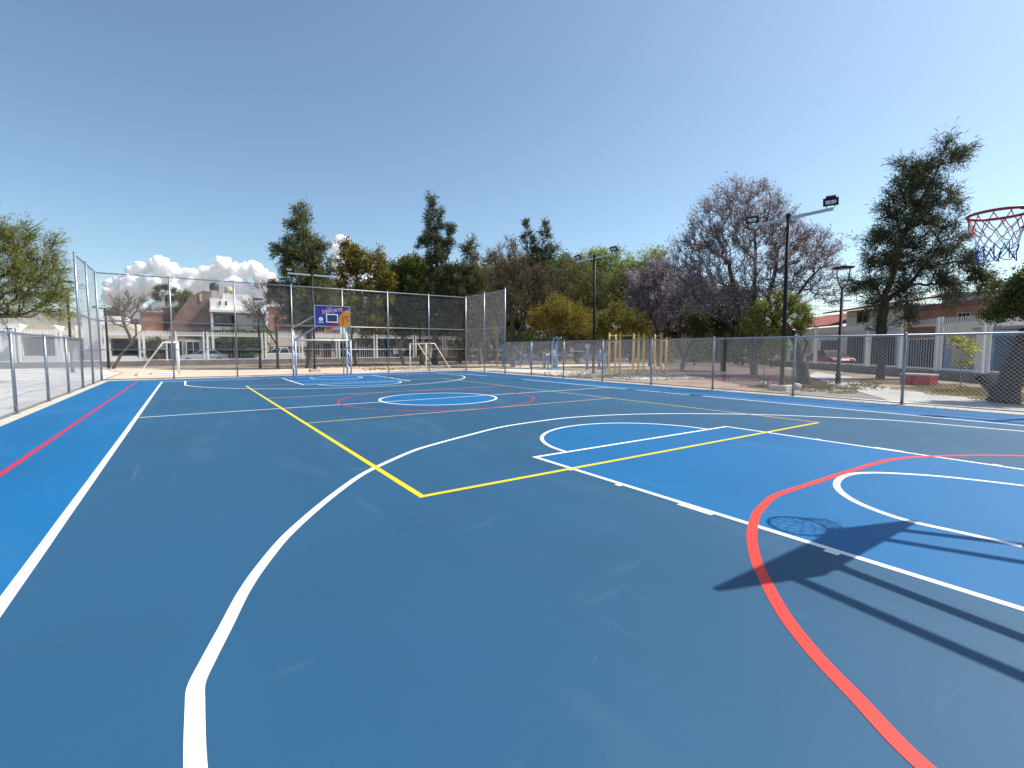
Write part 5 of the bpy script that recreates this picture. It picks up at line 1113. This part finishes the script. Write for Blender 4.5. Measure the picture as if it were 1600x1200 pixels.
bars([(951, 585, 521), (961, 583, 523), (968, 586, 521), (989, 584, 522), (997, 586.5, 521), (1005, 585, 522)], [(0, 1, 0.1), (2, 4, 0.12), (3, 5, 0.25), (1, 3, 0.08), (0, 2, 0.5)], "pull_up_bars", "large cluster of six yellow pull-up posts joined by grey bars")
bars([(1032, 584.5, 521), (1040, 583.5, 529), (1022, 582, 523)], [(0, 1, 0.15), (0, 2, 0.12)], "pull_up_bars", "small set of three yellow pull-up posts behind the fence")
def tower(t):
    tb(t, "post", 'yellow_steel', [(0, 0, 0), (0, 0, 2.5)], 0.15); 
    for z in (0.7, 1.4, 2.1): tb(t, "ring", 'orange_steel', [(0, 0, z), (0, 0, z+0.08)], 0.19)
b = gym("play_post", "thick yellow play post behind the right soccer goal", 661, 569, 0, tower, "play post")
def playf(t):
    for x in (-0.9, 0.5, 0.9):
        for y in (-0.4, 0.4): tb(t, "leg", 'orange_steel', [(x, y, 0), (x, y, 1.75 if x < 0.8 else 1.3)], 0.05)
    MB().box((-0.95, -0.45, 1.7), (0.55, 0.45, 1.78)).build("top_frame", M['orange_steel'], t, bevel=0.02); MB().box((-0.9, -0.4, 0.55), (0.9, 0.4, 0.62)).build("deck", M['orange_steel'], t, bevel=0.02)
    for x in (-0.5, -0.1, 0.3): tb(t, "rung", 'yellow_steel', [(x, -0.45, 0.6), (x, -0.45, 1.7)], 0.025)
    tb(t, "side_rail", 'orange_steel', [(0.5, -0.4, 1.2), (1.4, -0.4, 1.25)], 0.045)
gym("jungle_gym", "orange climbing frame with a deck right of the right soccer goal", 706, 566, R(-25), playf, "climbing frame")
def redp(t):
    tb(t, "post", 'red_paint', [(0, 0, 0), (0, 0, 1.6)], 0.17); tb(t, "cap", 'red_paint', [(0, 0, 1.6), (0, 0, 1.68)], 0.2)
gym("red_post", "short thick red post beside the orange climbing frame", 719, 567, 0, redp, "post")
# red bench on the path
bp_ = G(1440, 600); e = np.array([RD[0], RD[1]])
t = thing("park_bench", (bp_[0], bp_[1], ZG), "low bench of a pale slab on two red concrete blocks beside the path", "bench", rz=math.atan2(e[1], e[0])+R(28))
MB().box((-0.72, -0.30, 0.42), (0.48, 0.30, 0.50)).build("seat", M['kerb'], t, bevel=0.012)
MB().box((-0.02, -0.28, 0), (0.46, 0.28, 0.42)).build("block", M['red_paint'], t, bevel=0.012); MB().box((-0.70, -0.28, 0), (-0.30, 0.28, 0.42)).build("block", M['red_paint'], t, bevel=0.012)
# sawn trunk and stones
sb = G(1254, 598)
tag(MB().tube([(sb[0], sb[1], ZG-0.1), (sb[0]+0.02, sb[1], 0.3), (sb[0]-0.03, sb[1]+0.05, 0.75), (sb[0]-0.02, sb[1]+0.05, 0.98)], [0.36, 0.27, 0.25, 0.27], 14).build("tree_stump", M['bark'], None, True), "thick dark sawn stump behind the fence left of the street lamp", "stump", "stumps")
rs = random.Random(12)
def stone(px, py, r, label):
    b = G(px, py); import bmesh
    bm = bmesh.new(); bmesh.ops.create_icosphere(bm, subdivisions=2, radius=r)
    for v in bm.verts: v.co *= 1+0.3*mnoise.noise(v.co*3/r*0.4+Vector((px, 0, 0))); v.co.z *= 0.7
    me = bpy.data.meshes.new("stone"); bm.to_mesh(me); bm.free(); me.materials.append(M['kerb'])
    o = bpy.data.objects.new("stone", me); col.objects.link(o); o.location = (b[0], b[1], ZG+r*0.5); tag(o, label, "stone", "stones on the soil")
stone(1191, 601, 0.17, "pale round stone on the soil left of the large floodlight pole"); stone(1243, 606, 0.2, "pale block stone between the large floodlight pole and the fence post")
b = G(1193, 604); tag(MB().tube([(b[0], b[1], ZG), (b[0], b[1], 0.85)], 0.03, 8).build("stake", M['brick_dark'], None, True), "thin rusty stake next to the round stone behind the fence", "stake")

# ---------------------------------------------------------------- clouds
def cloud(label, spec, D, seed):
    import bmesh
    rnd = random.Random(seed); k = D/F; base = {}
    for lv in (2, 3):
        bm = bmesh.new(); bmesh.ops.create_icosphere(bm, subdivisions=lv, radius=1.0); bm.verts.ensure_lookup_table()
        base[lv] = (np.array([v.co[:] for v in bm.verts]), np.array([[v.index for v in f.verts] for f in bm.faces])); bm.free()
    fh = np.array([fw[0], fw[1], 0.0]); fh /= np.linalg.norm(fh); V, T, nv = [], [], 0
    def puff(c, r, lvl):
        nonlocal nv
        bv, bf = base[2 if lvl else 3]; V.append(bv*r+c); T.append(bf+nv); nv += len(bv)
        if lvl == 2: return
        for j in range(13 if lvl == 0 else 6):
            v = np.array([rnd.gauss(0, 1), rnd.gauss(0, 1), rnd.gauss(0.35, 0.8)]); v /= np.linalg.norm(v)
            puff(c+v*r*rnd.uniform(0.75, 1.0), r*rnd.uniform(0.26, 0.46), lvl+1)
    for px, py, r in spec: puff(PD(px, py, D)+fh*rnd.uniform(-0.6, 0.6)*r*k, r*k*0.82, 0)
    o = np_mesh("cloud", np.concatenate(V), np.concatenate(T), M['cloud']); tag(o, label, "cloud", "cumulus clouds")
    rm = o.modifiers.new("remesh", 'REMESH'); rm.mode = 'VOXEL'; rm.voxel_size = 7.0; rm.use_smooth_shade = True
    tx = bpy.data.textures.new("cloud_billow", 'CLOUDS'); tx.noise_scale = 26; tx.noise_depth = 3
    dm = o.modifiers.new("billow", 'DISPLACE'); dm.texture = tx; dm.texture_coords = 'GLOBAL'; dm.strength = 24; dm.mid_level = 0.5
cloud("wide white cumulus bank low on the horizon above the houses at left", [(176, 444, 10), (192, 438, 10), (208, 424, 11), (222, 419, 11), (240, 413, 14), (256, 416, 15), (272, 424, 14), (290, 432, 16), (308, 436, 16), (325, 430, 16), (342, 424, 14), (350, 414, 12), (352, 410, 9), (366, 424, 14), (382, 422, 14), (396, 418, 12), (408, 430, 14), (425, 440, 14), (180, 462, 22), (215, 452, 24), (250, 448, 26), (290, 458, 26), (330, 456, 26), (370, 452, 26), (410, 458, 22), (440, 462, 20), (200, 495, 26), (250, 495, 32), (300, 500, 32), (350, 500, 32), (400, 500, 30), (440, 505, 26)], 2600, 3)
cloud("tall white cumulus tower behind the casuarina and acacia left of centre", [(533, 376, 10), (540, 384, 12), (530, 392, 13), (548, 398, 16), (532, 415, 18), (562, 420, 20), (540, 440, 22), (585, 436, 20), (610, 440, 16), (520, 455, 22), (570, 460, 26), (610, 462, 20), (490, 465, 20)], 2900, 4)
